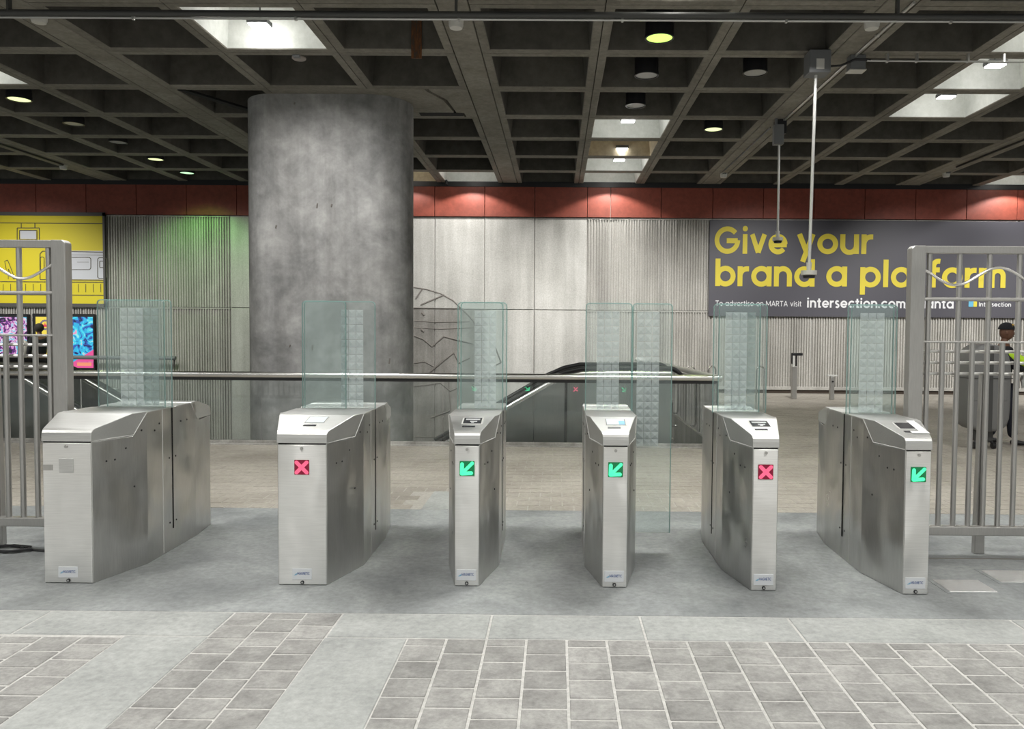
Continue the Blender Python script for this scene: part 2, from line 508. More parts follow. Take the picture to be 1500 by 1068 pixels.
def glyph(ch, t):
    """strokes (centre lines, x-height 1), dots and the advance width"""
    h = t / 2
    r = 0.5 - h + 0.02
    C, A = 1.38, 1.38          # cap and ascender height
    bowl = arc(0.52, 0.5, r, 0, 360, 32)
    d, st = [], []
    if ch == 'o':
        st, w = [bowl], 1.04
    elif ch == 'a':
        st, w = [bowl, [(1.04 - h, 0), (1.04 - h, 1)]], 1.06
    elif ch == 'b':
        st, w = [bowl, [(h, 0), (h, A)]], 1.04
    elif ch == 'd':
        st, w = [bowl, [(1.04 - h, 0), (1.04 - h, A)]], 1.06
    elif ch == 'p':
        st, w = [bowl, [(h, -0.38), (h, 1)]], 1.04
    elif ch == 'e':
        st, w = [arc(0.52, 0.5, r, 0, 322, 30), [(h, 0.47), (0.52 + r + h * 0.7, 0.47)]], 1.03
    elif ch == 'c':
        st, w = [arc(0.52, 0.5, r, 42, 318, 26)], 0.93
    elif ch == 'i':
        st, d, w = [[(h + .02, 0), (h + .02, 1)]], [(h + .02, 1.28, h * 1.12)], t + 0.06
    elif ch == 'l':
        st, w = [[(h + .02, 0), (h + .02, A)]], t + 0.05
    elif ch == 'v':
        st, w = [[(h * .95, 1), (0.46, 0.06)], [(0.92 - h * .95, 1), (0.46, 0.06)]], 0.92
    elif ch == 'y':
        st, w = [[(h * .95, 1), (0.50, 0.05)], [(0.92 - h * .95, 1), (0.30, -0.42)]], 0.92
    elif ch == 'u':
        st, w = [[(h, 1), (h, 0.42)] + arc(0.47, 0.42, 0.47 - h, 180, 360, 16) + [(0.94 - h, 1)], [(0.94 - h, 0), (0.94 - h, .6)]], 0.96
    elif ch == 'n':
        st, w = [[(h, 0), (h, 1)], [(h, 0.4)] + arc(0.46, 0.56, 0.46 - h, 180, 0, 16) + [(0.92 - h, 0)]], 0.94
    elif ch == 'm':
        st, w = [[(h, 0), (h, 1)], [(h, 0.4)] + arc(0.40, 0.60, 0.40 - h, 180, 0, 14) + [(0.80 - h, 0)],
                 [(0.80 - h, 0.4)] + arc(1.20 - t, 0.60, 0.40 - h, 180, 0, 14) + [(1.60 - t - h, 0)]], 1.60 - t + 0.02
    elif ch == 'r':
        st, w = [[(h, 0), (h, 1)], arc(0.48, 0.52, 0.48 - h, 180, 88, 10) + [(0.58, 1.0 - h)]], 0.60
    elif ch == 't':
        st, w = [[(h + .16, 0), (h + .16, 1.28)], [(0.0, 1 - h * .9), (0.56, 1 - h * .9)], [(h + .16, h * .9), (.56, h * .9)]], 0.60
    elif ch == 'f':
        st, w = [[(h + .14, 0), (h + .14, 1.08)] + arc(h + .14 + 0.24, 1.08, 0.24, 180, 85, 8) + [(.60, 1.31)], [(0.0, 1 - h * .9), (0.58, 1 - h * .9)]], 0.60
    elif ch == 's':
        st, w = [arc(0.37, 0.735, 0.265 - h * .55, 30, 240, 14) + arc(0.37, 0.275, 0.275 - h * .55, 70, -150, 14)], 0.72
    elif ch == '/':
        st, w = [[(0.0, -0.12), (0.5, A)]], 0.52
    elif ch == '.':
        d, w = [(h, h, h * 1.1)], t + 0.06
    elif ch == 'G':
        st, w = [arc(0.70, C / 2, C / 2 - h + .01, 40, 360, 30), [(0.66, C / 2 - 0.03), (1.39 - h, C / 2 - 0.03)]], 1.42
    elif ch == 'T':
        st, w = [[(0.5, 0), (0.5, C)], [(0, C - h), (1.0, C - h)]], 1.0
    elif ch == 'M':
        st, w = [[(h, 0), (h, C)], [(h, C - .05), (0.72, 0.25)], [(0.72, 0.25), (1.44 - h, C - .05)], [(1.44 - h, 0), (1.44 - h, C)]], 1.46
    elif ch == 'A':
        st, w = [[(h, 0), (0.62, C - .02)], [(1.24 - h, 0), (0.62, C - .02)], [(0.28, 0.38), (0.96, 0.38)]], 1.22
    elif ch == 'R':
        st, w = [[(h, 0), (h, C)], [(h, C - h), (0.5, C - h)] + arc(0.52, C - 0.42, 0.42 - h, 90, -90, 14) + [(h, C - 0.84 + h)], [(0.45, 0.6), (0.92, 0.0)]], 0.98
    elif ch == 'I':
        st, w = [[(h, 0), (h, C)]], t + 0.05
    elif ch == 'N':
        st, w = [[(h, 0), (h, C)], [(h, C - .05), (1.08 - h, 0.05)], [(1.08 - h, 0), (1.08 - h, C)]], 1.1
    elif ch == 'E':
        st, w = [[(h, 0), (h, C)], [(0, C - h), (.8, C - h)], [(0, h), (.8, h)], [(0, C / 2), (.75, C / 2)]], 0.84
    elif ch == 'C':
        st, w = [arc(0.70, C / 2, C / 2 - h + .01, 42, 318, 28)], 1.24
    else:
        w = 0.45
    return st, d, w


def ribbon(pts, h):
    """2D outline quads of a stroke"""
    raw = [Vector(p) for p in pts]
    pts = [raw[0]] + [b for a, b in zip(raw[:-1], raw[1:]) if (b - a).length > 1e-5]
    if (pts[0] - pts[-1]).length < 1e-6 and len(pts) > 3:
        loop = True
    else:
        loop = False
    L = []
    n = len(pts)
    for i, p in enumerate(pts):
        a = pts[i - 1] if i else (pts[-2] if loop else None)
        b = pts[i + 1] if i < n - 1 else (pts[1] if loop else None)
        t = Vector((0, 0))
        if a is not None:
            t += (p - a).normalized()
        if b is not None:
            t += (b - p).normalized()
        t.normalize()
        k = 1.0
        if a is not None and b is not None:
            k = 1 / max(0.5, t.dot((b - p).normalized()))
        nn = Vector((-t.y, t.x)) * h * k
        L.append((p + nn, p - nn))
    return L


def lettering(mb, text, size, place, t=0.27, gap=0.10, width=None):
    """place(u, v) -> 3D; SIZE = x-height; text is squeezed to WIDTH if given"""
    adv = 0
    items = []
    for ch in text:
        st, d, wd = glyph(ch, t)
        items.append((adv, st, d))
        adv += wd + gap
    k = (width / ((adv - gap) * size)) if width else 1.0
    place0, lay = place, [0]

    def place(u, v):
        p = place0(u, v)
        return (p[0], p[1] - lay[0] * size * .006, p[2])
    for x0, st, d in items:
        lay[0] = 0
        for s in st:
            lay[0] += 1
            L = ribbon(s, t / 2)
            o = len(mb.v)
            for a, b in L:
                mb.v.append(tuple(place((x0 + a.x) * size * k, a.y * size)))
                mb.v.append(tuple(place((x0 + b.x) * size * k, b.y * size)))
            for i in range(len(L) - 1):
                mb.f.append((o + 2 * i, o + 2 * i + 1, o + 2 * i + 3, o + 2 * i + 2))
        lay[0] += 1
        for cx, cy, r in d:
            o = len(mb.v)
            for a in range(16):
                mb.v.append(tuple(place((x0 + cx + r * math.cos(a * PI / 8)) * size * k, (cy + r * math.sin(a * PI / 8)) * size)))
            mb.f.append(tuple(o + a for a in range(16)))
    return mb


# ================================================================== FLOOR
YB = 10.22                   # front edge of the escalator well
XW = 2.16                    # right edge of the well
YW = 18.95                   # far wall
PX = 0.2045                  # paver pitch across
PY = 0.178                   # paver pitch along
X0 = -0.756                  # a joint line
ZM = -0.004
floor = MB()
floor.box(-16, -9, -0.4, 16, 10.2, ZM)                 # bed of the near floor
floor.box(XW, 10.2, -0.4, 16, YW + 0.2, ZM)            # bed right of the well
floor.box(-16, 10.2, -0.4, -10.8, YW + 0.2, ZM)        # landing left of the well
floor = struct(floor.build('floor', M['mortar']))
slab = MB()
Y1, Y2, Y3 = 3.86, 4.19, 6.62
slab.box(-16, Y2 + .006, ZM - .02, 16, Y3 - .006, 0.0)
slab.build('concrete_slab', M['slab'], floor, bevel=0.004, seg=1)
# pale border in front of the gates, split by joints every four pavers
bx = [-16, -6.0, X0 - 10 * PX, -1.777]
for a, b in zip(bx[:-1], bx[1:]):
    MB().box(a + .006, Y1 + .006, ZM - .02, b - .006, Y2 - .006, 0.0).build('border_slab', M['band'], floor, bevel=0.004, seg=1)
bx2 = [-1.178, X0 + 2 * PX, X0 + 6 * PX, X0 + 10 * PX, X0 + 16 * PX, 9, 16]
for a, b in zip(bx2[:-1], bx2[1:]):
    MB().box(a + .006, Y1 + .006, ZM - .02, b - .006, Y2 - .006, 0.0).build('border_slab', M['band'], floor, bevel=0.004, seg=1)
# smooth concrete strips between the paver fields
MB().box(-2.206, -2, ZM - .02, -1.777, Y1 - .006, 0.0).build('concrete_strip', M['band'], floor, bevel=0.004, seg=1)
MB().box(-1.178, -2, ZM - .02, X0, Y1 - .006, 0.0).build('concrete_strip', M['band'], floor, bevel=0.004, seg=1)
MB().box(-1.178, Y3 + .004, ZM - .02, X0, 7.35, 0.0).build('concrete_strip', M['band'], floor, bevel=0.004, seg=1)

G = 0.0065
brick_me = [MB().box(-PX / 2 + G, -PY / 2 + G, -0.022, PX / 2 - G, PY / 2 - G, 0.0).mesh('brick', M['brick'], bevel=0.003, seg=1) for _ in range(1)][0]
half_me = MB().box(-PX / 2 + G, -PY / 4 + G, -0.022, PX / 2 - G, PY / 4 - G, 0.0).mesh('brick', M['brick'], bevel=0.004, seg=1)
far_me = MB().box(-PX / 2 + .006, -PY / 2 + .005, -0.022, PX / 2 - .006, PY / 2 - .005, -.001).mesh('brick', M['brick_far'], bevel=0.002, seg=1)
n_br = 0


def brick(x, y, me=brick_me):
    global n_br
    n_br += 1
    o = link('brick', me, floor, (x, y, random.uniform(-0.0012, 0.0008)))
    o.rotation_euler = (random.uniform(-.003, .003), random.uniform(-.003, .003), random.uniform(-.008, .008))


def column(x, ytop, shift, ylow=2.95):
    y = ytop
    if shift:
        brick(x, y - PY / 4, half_me)
        y -= PY / 2
    while y - PY > ylow - PY * 0.9:
        brick(x, y - PY / 2)
        y -= PY


for i in range(0, 22):                                    # main field right of the strip
    column(X0 + (i + .5) * PX, Y1, i % 2 == 0)
for i in range(3):                                        # narrow field of three courses
    column(-1.777 + (i + .5) * 0.1997, Y2, i % 2 == 1)
for i in range(9):                                        # field at the left edge
    column(-2.206 - (i + .5) * PX, Y1 - .02, i % 2 == 0)
MB().box(2.5, 5.305, -.01, 7, 5.322, .0012).build('floor_joint', M['groove'], floor)
# fields beyond the slab: single pavers first, joined courses farther off
row = 0
y = Y3
stuff = MB()


def add_far(x, y):
    g = 0.005
    stuff.box(x - PX / 2 + g, y - PY / 2 + g, -0.02, x + PX / 2 - g, y + PY / 2 - g, random.uniform(-.002, -.0005))


while y < YB - PY:
    off = (row % 2) * PX / 2
    k = -40
    while True:
        x = X0 + k * PX + off
        k += 1
        if x > 9.5:
            break
        yc = y + PY / 2
        if yc < 7.35 and -1.178 - PX / 2 < x < X0 + PX / 2:
            continue
        if row < 8 and -2.9 < x < 2.0 and n_br < 298:
            brick(x, yc, far_me)
        else:
            add_far(x, yc)
    row += 1
    y += PY
while y < YW:
    off = (row % 2) * PX / 2
    k = 0
    while True:
        x = XW + PX * .5 + k * PX + off
        k += 1
        if x > 12:
            break
        add_far(x, y + PY / 2)
    row += 1
    y += PY
so = stuff.build('paving_brick', M['brick_far'], floor, fix=False)
so['kind'] = 'stuff'
MB().box(-16, Y3 + .004, -.03, 16, 10.2, ZM + .001).build('mortar_bed', M['mortar_far'], floor)
MB().box(XW + .02, 10.2, -.03, 16, YW - .02, ZM + .001).build('mortar_bed', M['mortar_far'], floor)
# steel inspection plates beside the right-hand gate
for nm, pts, lab in (('floor_hatch', [(1365, 849), (1432, 849), (1460, 866), (1394, 867)], 'small steel floor plate lying beside the right-hand gate'),
                     ('floor_hatch', [(1437, 835), (1520, 836), (1560, 853), (1468, 853)], 'larger steel floor plate at the right edge before the fence')):
    p = [atz(a, b, 0.004) for a, b in pts]
    xs0, xs1 = (p[0].x + p[3].x) / 2, (p[1].x + p[2].x) / 2
    ys0, ys1 = (p[2].y + p[3].y) / 2, (p[0].y + p[1].y) / 2
    cx, cy = (xs0 + xs1) / 2, (ys0 + ys1) / 2
    t = thing(nm, (cx, cy, 0), lab, 'hatch', 'steel floor plates')
    hx, hy = (xs1 - xs0) / 2, (ys1 - ys0) / 2
    MB().box(-hx, -hy, -0.006, hx, hy, 0.004).build('plate', M['hatch'], t, bevel=0.002, seg=1)
    MB().box(-hx - .03, -hy - .03, -0.007, hx + .03, hy + .03, 0.0015).build('plate_frame', M['slab'], t)

# ================================================================== FAR WALL
wall = MB()
wall.box(-18, YW + 0.03, -3.2, 18, YW + 0.5, 5.9)
wall = struct(wall.build('wall_back', M['wall']))
ZR = HC + 3.52               # underside of the ceiling ribs
ZJ, ZT, ZC = 2.02, 4.285, 5.10       # joint, top of panels, ceiling


def ridged(x0, x1, z0, z1, nm='ridged_panel', m=None, ledge=0.035):
    mb = MB()
    p = 0.0635
    n = max(1, int((x1 - x0 - .02) / p))
    p = (x1 - x0 - .02) / n
    yb, yf = YW + 0.03, YW - 0.03
    rng = random.Random(int(x0 * 100))
    zt = z1 - ledge
    prof = [(x0 + .01, yb - .012)]
    for i in range(n):
        a = x0 + .01 + i * p
        j = yf + rng.uniform(0, .018)
        prof += [(a + p * .28, yb - .012), (a + p * .36, j), (a + p * .80, j + rng.uniform(-.004, .008)), (a + p * .9, yb - .012)]
    prof.append((x1 - .01, yb - .012))
    o = len(mb.v)
    for x, yy in prof:
        mb.v += [(x, yy, z0 + .01), (x, yy, zt)]
    for i in range(len(prof) - 1):
        mb.f.append((o + 2 * i, o + 2 * i + 2, o + 2 * i + 3, o + 2 * i + 1))
    mb.box(x0 + .006, YW - 0.028, zt, x1 - .006, YW + .03, z1 - .008)
    return mb.build(nm, m or M['rib'], wall, fix=False)


def smooth_panel(x0, x1, z0, z1, m=None, nm='wall_panel'):
    return MB().box(x0 + .008, YW - 0.012, z0 + .008, x1 - .008, YW + .04, z1 - .008).build(nm, m or M['wall'], wall, bevel=0.006, seg=1)


# left: ridged beside the yellow banner, smooth strip, then the panels right of the pillar
for a, b in ((-17.4, -14.3), (-14.3, -11.2), (-11.2, -9.9), (-9.9, -8.09)):
    ridged(a, b, ZJ, ZT)
    ridged(a, b, -1.6, ZJ)
for a, b in ((-8.09, -6.7), (-6.7, -5.4), (-5.4, -4.25), (-4.25, -3.02), (-3.02, -1.79), (-1.79, -0.56), (-0.56, 0.73)):
    smooth_panel(a, b, ZJ, ZT)
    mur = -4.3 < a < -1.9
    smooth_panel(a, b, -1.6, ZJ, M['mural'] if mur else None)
for a, b in ((0.73, 1.3), (1.3, 2.54), (2.54, 3.8)):
    ridged(a, b, ZJ, ZT)
    ridged(a, b, -1.6 if b <= XW else 0.15, ZJ)
for a, b in ((3.8, 6.3), (6.3, 8.8), (8.8, 11.3), (11.3, 13.8), (13.8, 16.3)):
    ridged(a, b, ZJ, ZT)
    ridged(a, b, 0.15, ZJ, ledge=0.02)
MB().box(XW, YW - 0.05, 0.085, 16, YW + .04, 0.165).build('ledge', M['rib'], wall, bevel=0.006, seg=1)
struct(MB().box(XW, YW - 0.01, -0.02, 16, YW + .02, 0.088).build('baseboard_back', mat('dark_base', (0.055, 0.04, 0.03), 0.8)))
# red fascia above
xs = [-17.5, -14.1, -12.86, -11.62, -10.38, -9.14, -7.9, -6.66, -5.42, -4.25, -3.02, -1.79, -0.56, 0.73, 1.3, 2.54, 3.8, 5.04, 6.28, 7.52, 8.76, 10.0, 11.24, 12.48, 16.5]
for a, b in zip(xs[:-1], xs[1:]):
    MB().box(a + .006, YW - 0.06, ZT + .012, b - .006, YW + .04, ZC + .35).build('fascia_panel', M['red'], wall, bevel=0.005, seg=1)
MB().box(-18, YW - 0.075, ZC - .075, 18, YW + .04, ZR + .03).build('fascia_channel', M['black'], wall)

# carved mural lines right of the pillar
def carved(pts, r=0.022):
    q = [aty(a, b, YW - 0.012) for a, b in pts]
    MB().tube(q, r, 6).build('carved_line', M['groove'], wall)


carved([(606, 421), (625, 424), (645, 430), (663, 440), (676, 452), (690, 466), (705, 486)], .018)
carved([(609, 438), (619, 423)])
carved([(616, 447), (651, 432)])
carved([(606, 451), (675, 452)], .014)
carved([(607, 470), (640, 472), (688, 471)], .016)
carved([(607, 480), (645, 482), (690, 480)], .014)
carved([(607, 492), (620, 497), (633, 508), (650, 493), (670, 498), (692, 503)], .024)
carved([(630, 545), (648, 530), (665, 517), (672, 532), (688, 524)], .024)
carved([(607, 532), (622, 530), (637, 538), (650, 527)], .018)
carved([(726, 510), (734, 531), (724, 536)], .02)
carved([(607, 566), (625, 564), (645, 561), (660, 573), (672, 567)], .018)
carved([(631, 612), (659, 602)], .022)
carved([(657, 556), (660, 600)], .012)
carved([(608, 640), (661, 641)], .012)
carved([(617, 482), (621, 486)], .035)
carved([(618, 458), (622, 462)], .03)
carved([(654, 652), (661, 648)], .035)


# ---------- banners on the wall
YN = YW - 0.085
def onwall(px, py, dy=0.0):
    return aty(px, py, YN - dy)


def bar(mb, a, b, wpx, dy, Y=None):
    a, b = Vector(onwall(*a, dy)), Vector(onwall(*b, dy))
    d = (b - a).normalized()
    n = Vector((-d.z, 0, d.x)) * wpx * 0.01692 / 2
    mb.quad(a + n, a - n, b - n, b + n)


p0, p1 = onwall(1040, 322), onwall(1040, 463)
bt = thing('advertising_banner', (p0.x, YW - 0.05, p1.z), 'charcoal wall banner with big yellow slogan and white web address', 'banner')


def sub(mb, name, m, root, **k):           # world-space builder -> child of a thing
    o = mb.build(name, m, root, **k)
    L = root.location
    o.data.transform(Matrix.Translation(-L) if not root.rotation_euler.z else (Matrix.Translation(L) @ Matrix.Rotation(root.rotation_euler.z, 4, 'Z')).inverted())
    return o


sub(MB().box(p0.x, YN, p1.z, 13.6, YW - 0.04, p0.z), 'banner_sheet', M['banner'], bt, bevel=0.006, seg=1)
KW = 0.01692
def wtext(name, text, px0, px1, pybase, xh, m, root, t=0.27, gap=0.10):
    a = onwall(px0, pybase, 0.004)
    b = onwall(px1, pybase, 0.004)
    s = (px1 - px0)
    slope = (b.z - a.z) / (b.x - a.x)
    mb = MB()
    lettering(mb, text, xh * KW, lambda u, v: (a.x + u, a.y, a.z + v), t, gap, width=b.x - a.x)
    return sub(mb, name, m, root, fix=False)


wtext('lettering', 'Give', 1046.5, 1153, 371.5, 28.3, M['yellow_ink'], bt, 0.255)
wtext('lettering', 'your', 1167, 1279, 371.5, 28.3, M['yellow_ink'], bt, 0.255)
wtext('lettering', 'brand', 1047.5, 1193.5, 419, 28.8, M['yellow_ink'], bt, 0.255)
wtext('lettering', 'a', 1210, 1241, 419.5, 28.8, M['yellow_ink'], bt, 0.255)
wtext('lettering', 'platform', 1259.5, 1473, 420.5, 28.8, M['yellow_ink'], bt, 0.255)
wtext('lettering', 'To advertise on MARTA visit', 1048, 1174, 448, 5.6, M['white_ink'], bt, 0.19, 0.16)
wtext('lettering', 'intersection.com/atlanta', 1182, 1397, 450.5, 10.2, M['white_ink'], bt, 0.25, 0.12)
wtext('lettering', 'Intersection', 1434, 1481, 449, 4.6, M['white_ink'], bt, 0.23, 0.14)
for nm, x0, x1, mm in (('logo_square', 1419, 1426, 'blue_ink'), ('logo_square', 1426, 1431, 'yellow_ink')):
    a, b = onwall(x0, 441.5, .004), onwall(x1, 449.5, .004)
    sub(MB().quad((a.x, a.y, b.z), (b.x, a.y, b.z), (b.x, a.y, a.z), (a.x, a.y, a.z)), nm, M[mm], bt, fix=False)

# yellow banner with the line drawing of a platform and a train
p0, p1 = onwall(-95, 315), onwall(152.5, 445)
yb = thing('station_banner', (p0.x, YW - 0.05, p1.z), 'bright yellow wall banner with a line drawing of a train', 'banner')
sub(MB().box(p0.x, YN, p1.z, p1.x, YW - 0.03, p0.z), 'banner_sheet', M['yellow_banner'], yb)
f = MB()
f.box(p0.x - .05, YN - .02, p0.z, p1.x + .05, YW - 0.03, p0.z + .085)
f.box(p0.x - .05, YN - .02, p1.z - .085, p1.x + .05, YW - 0.03, p1.z)
f.box(p1.x, YN - .02, p1.z - .08, p1.x + .05, YW - .03, p0.z + .08)
sub(f, 'frame', M['frame'], yb)
ln, tr = MB(), MB()
def poly(pts, wpx=1.1, close=False):
    pts = pts + ([pts[0]] if close else [])
    for a, b in zip(pts[:-1], pts[1:]):
        bar(ln, a, b, wpx, 0.008)


def rrect(x0, y0, x1, y1, c=2.5, wpx=1.0):
    poly([(x0 + c, y0), (x1 - c, y0), (x1, y0 + c), (x1, y1 - c), (x1 - c, y1), (x0 + c, y1), (x0, y1 - c), (x0, y0 + c)], wpx, True)


def wq(mb, x0, y0, x1, y1, dy):
    a, b = onwall(x0, y0, dy), onwall(x1, y1, dy)
    mb.quad((a.x, a.y, b.z), (b.x, a.y, b.z), (b.x, a.y, a.z), (a.x, a.y, a.z))


wq(tr, 70, 367, 152.5, 409.5, 0.004)
wq(tr, 29.5, 338, 53, 350, 0.004)
poly([(-95, 326), (152, 327.5)])
poly([(31, 327), (31, 334)])
poly([(51, 327), (51, 334)])
poly([(25, 334), (57.5, 334), (57.5, 352), (25, 352)], 1.1, True)
poly([(28.5, 337.5), (54, 337.5), (54, 351), (28.5, 351)], 1.1, True)
poly([(58.5, 409), (58.5, 372), (62, 368), (80, 368), (152.5, 369.5)])
poly([(58.5, 409.5), (152.5, 410.5)])
poly([(66, 373), (152.5, 374)], 0.5)
rrect(59, 376.5, 64.5, 395, 1.5)
rrect(73.5, 376.5, 84, 407, 2)
rrect(77, 381, 82, 392, 1)
rrect(96, 377, 133, 395, 2)
rrect(143, 377.5, 156, 408, 2)
rrect(146, 382.5, 151.5, 392, 0.5)
poly([(113, 384), (130, 384)], 0.4)
poly([(-95, 412), (152.5, 413.5)])
poly([(-95, 431), (152.5, 432.5)])
for x in range(-84, 152, 11):
    poly([(x + .5, 416), (x + .5, 428)], 0.7)
poly([(6, 383), (11, 381), (14, 388), (20, 404), (24, 407), (20, 409), (17, 404), (12, 394)], 0.9)
poly([(12, 394), (12, 409)], 0.8)
poly([(7, 384), (9, 395)], 0.8)
sub(tr, 'printed_train', M['train_ink'], yb, fix=False)
sub(ln, 'printed_lines', M['line_ink'], yb, fix=False)

# advertising screens under the yellow banner
def screen(x0, x1, lab):
    a, b = onwall(x0, 463), onwall(x1, 539.5)
    t = thing('display_screen', (a.x, YW - .05, b.z), lab, 'screen')
    sub(MB().box(a.x - .06, YN - .04, b.z - .06, b.x + .06, YW - .03, a.z + .06), 'bezel', M['black'], t, bevel=.01, seg=1)
    return t


def spart(t, nm, mm, x0, y0, x1, y1, dy=0.045):
    mb = MB()
    wq(mb, x0, y0, x1, y1, dy)
    return sub(mb, nm, M[mm], t, fix=False)


s1 = screen(-46, 40, 'lit advertising screen with pink, cyan and black shapes left of the yellow one')
spart(s1, 'picture', 'ad_one', -46, 464, 40, 526)
spart(s1, 'picture_base', 'ad_pink', -46, 526, 40, 539)
s2 = screen(52, 137, 'lit advertising screen, yellow half with round emblem and cyan half')
spart(s2, 'picture', 'ad_yellow', 52, 464, 94, 532)
spart(s2, 'picture', 'ad_two', 94, 464, 137, 539)
spart(s2, 'picture_base', 'ad_navy', 52, 532, 94, 539)
spart(s2, 'stripe', 'ad_navy', 74, 501, 86, 504, .05)
spart(s2, 'stripe', 'ad_navy', 74, 509, 94, 513, .05)
mb = MB()
mb.add([onwall(a, b, .05) for a, b in ((108, 530), (137, 512), (137, 530))], [(0, 1, 2)])
sub(mb, 'pink_wedge', M['ad_pink'], s2, fix=False)
spart(s2, 'picture_base', 'ad_pink', 94, 530, 137, 539, .05)
spart(s2, 'caption_bar', 'ad_orange', 113, 531, 134, 536, .055)
c = onwall(66, 476, .05)
mb = MB()
for r0_, r1_ in ((.085, .13),):
    for k in range(20):
        a0, a1 = k * PI / 10, (k + .8) * PI / 10
        mb.quad(*[(c.x + r * math.cos(a), c.y, c.z + r * math.sin(a)) for r, a in ((r0_, a0), (r1_, a0), (r1_, a1), (r0_, a1))])
sub(mb, 'emblem_ring', M['ad_navy'], s2, fix=False)
mb = MB()
mb.add([(c.x + x, c.y - .003, c.z + z) for x, z in ((-.07, -.05), (.07, -.05), (.06, .02), (.02, .0), (0, .07), (-.02, .0), (-.06, .02))], [tuple(range(7))])
sub(mb, 'emblem_figure', M['ad_red'], s2, fix=False)

# dark wall handrail
hr = MB()
a, b = aty(-90, 522, 18.7), aty(257, 523, 18.7)
hr.tube([(a.x, 18.7, a.z), (b.x, 18.7, a.z)], .05, 10)
for x in (-17, -14.5, -12, -9.5):
    hr.tube([(x, 18.7, a.z), (x, YW + 0.01, a.z - .06)], .02, 6)
tag(hr.build('wall_handrail', M['grey'], smooth=True), 'dark grey handrail fixed along the left wall under the screens', 'handrail')

# ================================================================== WELL
wl = MB()
wl.box(-16, 10.02, -3.2, XW + .0, 10.2, -0.4)
wl.box(XW, 10.2, -3.2, XW + .2, YW, -0.4)
struct(wl.build('wall_well', M['well']))
struct(MB().box(-16, 10.2, -3.4, XW, YW, -3.2).build('floor_lower', M['slab']))
# pale kerb along the well
k = MB()
k.box(-10.8, 10.12, -0.02, XW + .12, 10.3, 0.012)
struct(k.build('trim_1', M['well'], bevel=.004, seg=1))
k = MB()
k.box(XW - .02, 10.3, -0.45, XW + .12, YW - .06, 0.012)
struct(k.build('trim_2', M['well'], bevel=.004, seg=1))

# ================================================================== PILLAR
def rounded(x0, y0, x1, y1, r, n=8):
    out = []
    for cx, cy, a0 in ((x1 - r, y0 + r, -90), (x1 - r, y1 - r, 0), (x0 + r, y1 - r, 90), (x0 + r, y0 + r, 180)):
        out += arc(cx, cy, r, a0, a0 + 90, n)
    return out


pil = MB().prism_z(rounded(-4.93, 11.76, -2.33, 12.97, .60, 12), -3.2, 5.125)
pil = struct(pil.build('pillar', M['pillar'], smooth=True))
for px, py, h in ((458, 505, 8), (425, 505, 3), (571, 525, 8), (486, 299, 4), (465, 298, 7), (432, 150, 3), (405, 330, 4)):
    a = aty(px, py, 11.755)
    mb = MB().tube([a, a - Vector((.01, 0, h * .0103))], .012, 6)
    mb.build('chip', M['groove'], pil)

# ================================================================== CEILING
U = 1.5
WIDE = [-15.75, -10.89, -6.03, -1.17, 3.69, 8.55, 13.41]
ROWS = [8.5 + 1.5 * i for i in range(-1, 7)]          # coffer rows start here (7 .. 17.5)
cap = MB()
cap.box(-18.5, -10, ZR + .62, 18.5, YW + .5, ZR + .8)
cap.box(-18.5, -10, ZR - .0, 18.5, 6.93, ZR + .05)
ceil = struct(cap.build('ceiling', M['beam']))


def coffer_mesh():
    mb = MB()
    o, i, t, d, g = 0.744, 0.635, 0.575, 0.56, 0.06
    R = []
    for hw, z in ((o, g), (o, 0.0), (0.728, 0), (0.728, 0), (i + .012, 0.0), (i, 0.012), (t, d)):
        R.append([(-hw, -hw, z), (hw, -hw, z), (hw, hw, z), (-hw, hw, z)])
    vs = [p for r in R for p in r]
    fs = []
    for a in range(len(R) - 1):
        for k in range(4):
            fs.append((a * 4 + k, a * 4 + (k + 1) % 4, (a + 1) * 4 + (k + 1) % 4, (a + 1) * 4 + k))
    e = (len(R) - 1) * 4
    fs.append((e, e + 1, e + 2, e + 3))
    mb.add(vs, fs)
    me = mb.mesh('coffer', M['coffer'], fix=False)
    me.materials.append(M['recess_shade'])
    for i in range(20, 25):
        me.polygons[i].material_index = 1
    return me


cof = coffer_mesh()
COLS = []
for wx_ in WIDE[:-1]:
    COLS += [wx_ + .18 + U * (i + .5) for i in range(3)]


def col_of(x):
    return min(COLS, key=lambda c_: abs(c_ - x))


WHITE = {(-3.6, 8.5): 'white', (1.26, 7.0): 'white', (6.12, 8.5): 'white', (6.12, 10.0): 'white', (6.12, 11.5): 'white', (1.26, 13.0): 'white',
         (1.26, 14.5): 'cream', (1.26, 16.0): 'white', (1.26, 17.5): 'white', (-2.1, 17.5): 'white', (-3.6, 17.5): 'cream',
         (-8.46, 10.0): 'white', (10.98, 17.5): 'white', (6.12, 7.0): 'white'}
WH = {(round(col_of(x), 2), y): m for (x, y), m in WHITE.items()}
n_c = 0
for y in ROWS:
    for x in COLS:
        k = (round(x, 2), y)
        if y == 11.5 and -4.3 < x < -1.4:
            continue
        # keep to what the photograph can show
        if abs(x - 0.0) > (y + 1.5) * 0.78 + 1.5:
            continue
        if k in WH:
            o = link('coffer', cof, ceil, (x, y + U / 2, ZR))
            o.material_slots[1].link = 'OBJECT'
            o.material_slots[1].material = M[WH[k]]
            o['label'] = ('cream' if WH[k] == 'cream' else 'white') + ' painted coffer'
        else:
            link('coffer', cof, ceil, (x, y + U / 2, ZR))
        n_c += 1
for x in WIDE:
    MB().box(x - .172, 6.95, ZR - .004, x + .172, YW - .1, ZR + .06).build('beam', M['beam'], ceil, bevel=.008, seg=1)
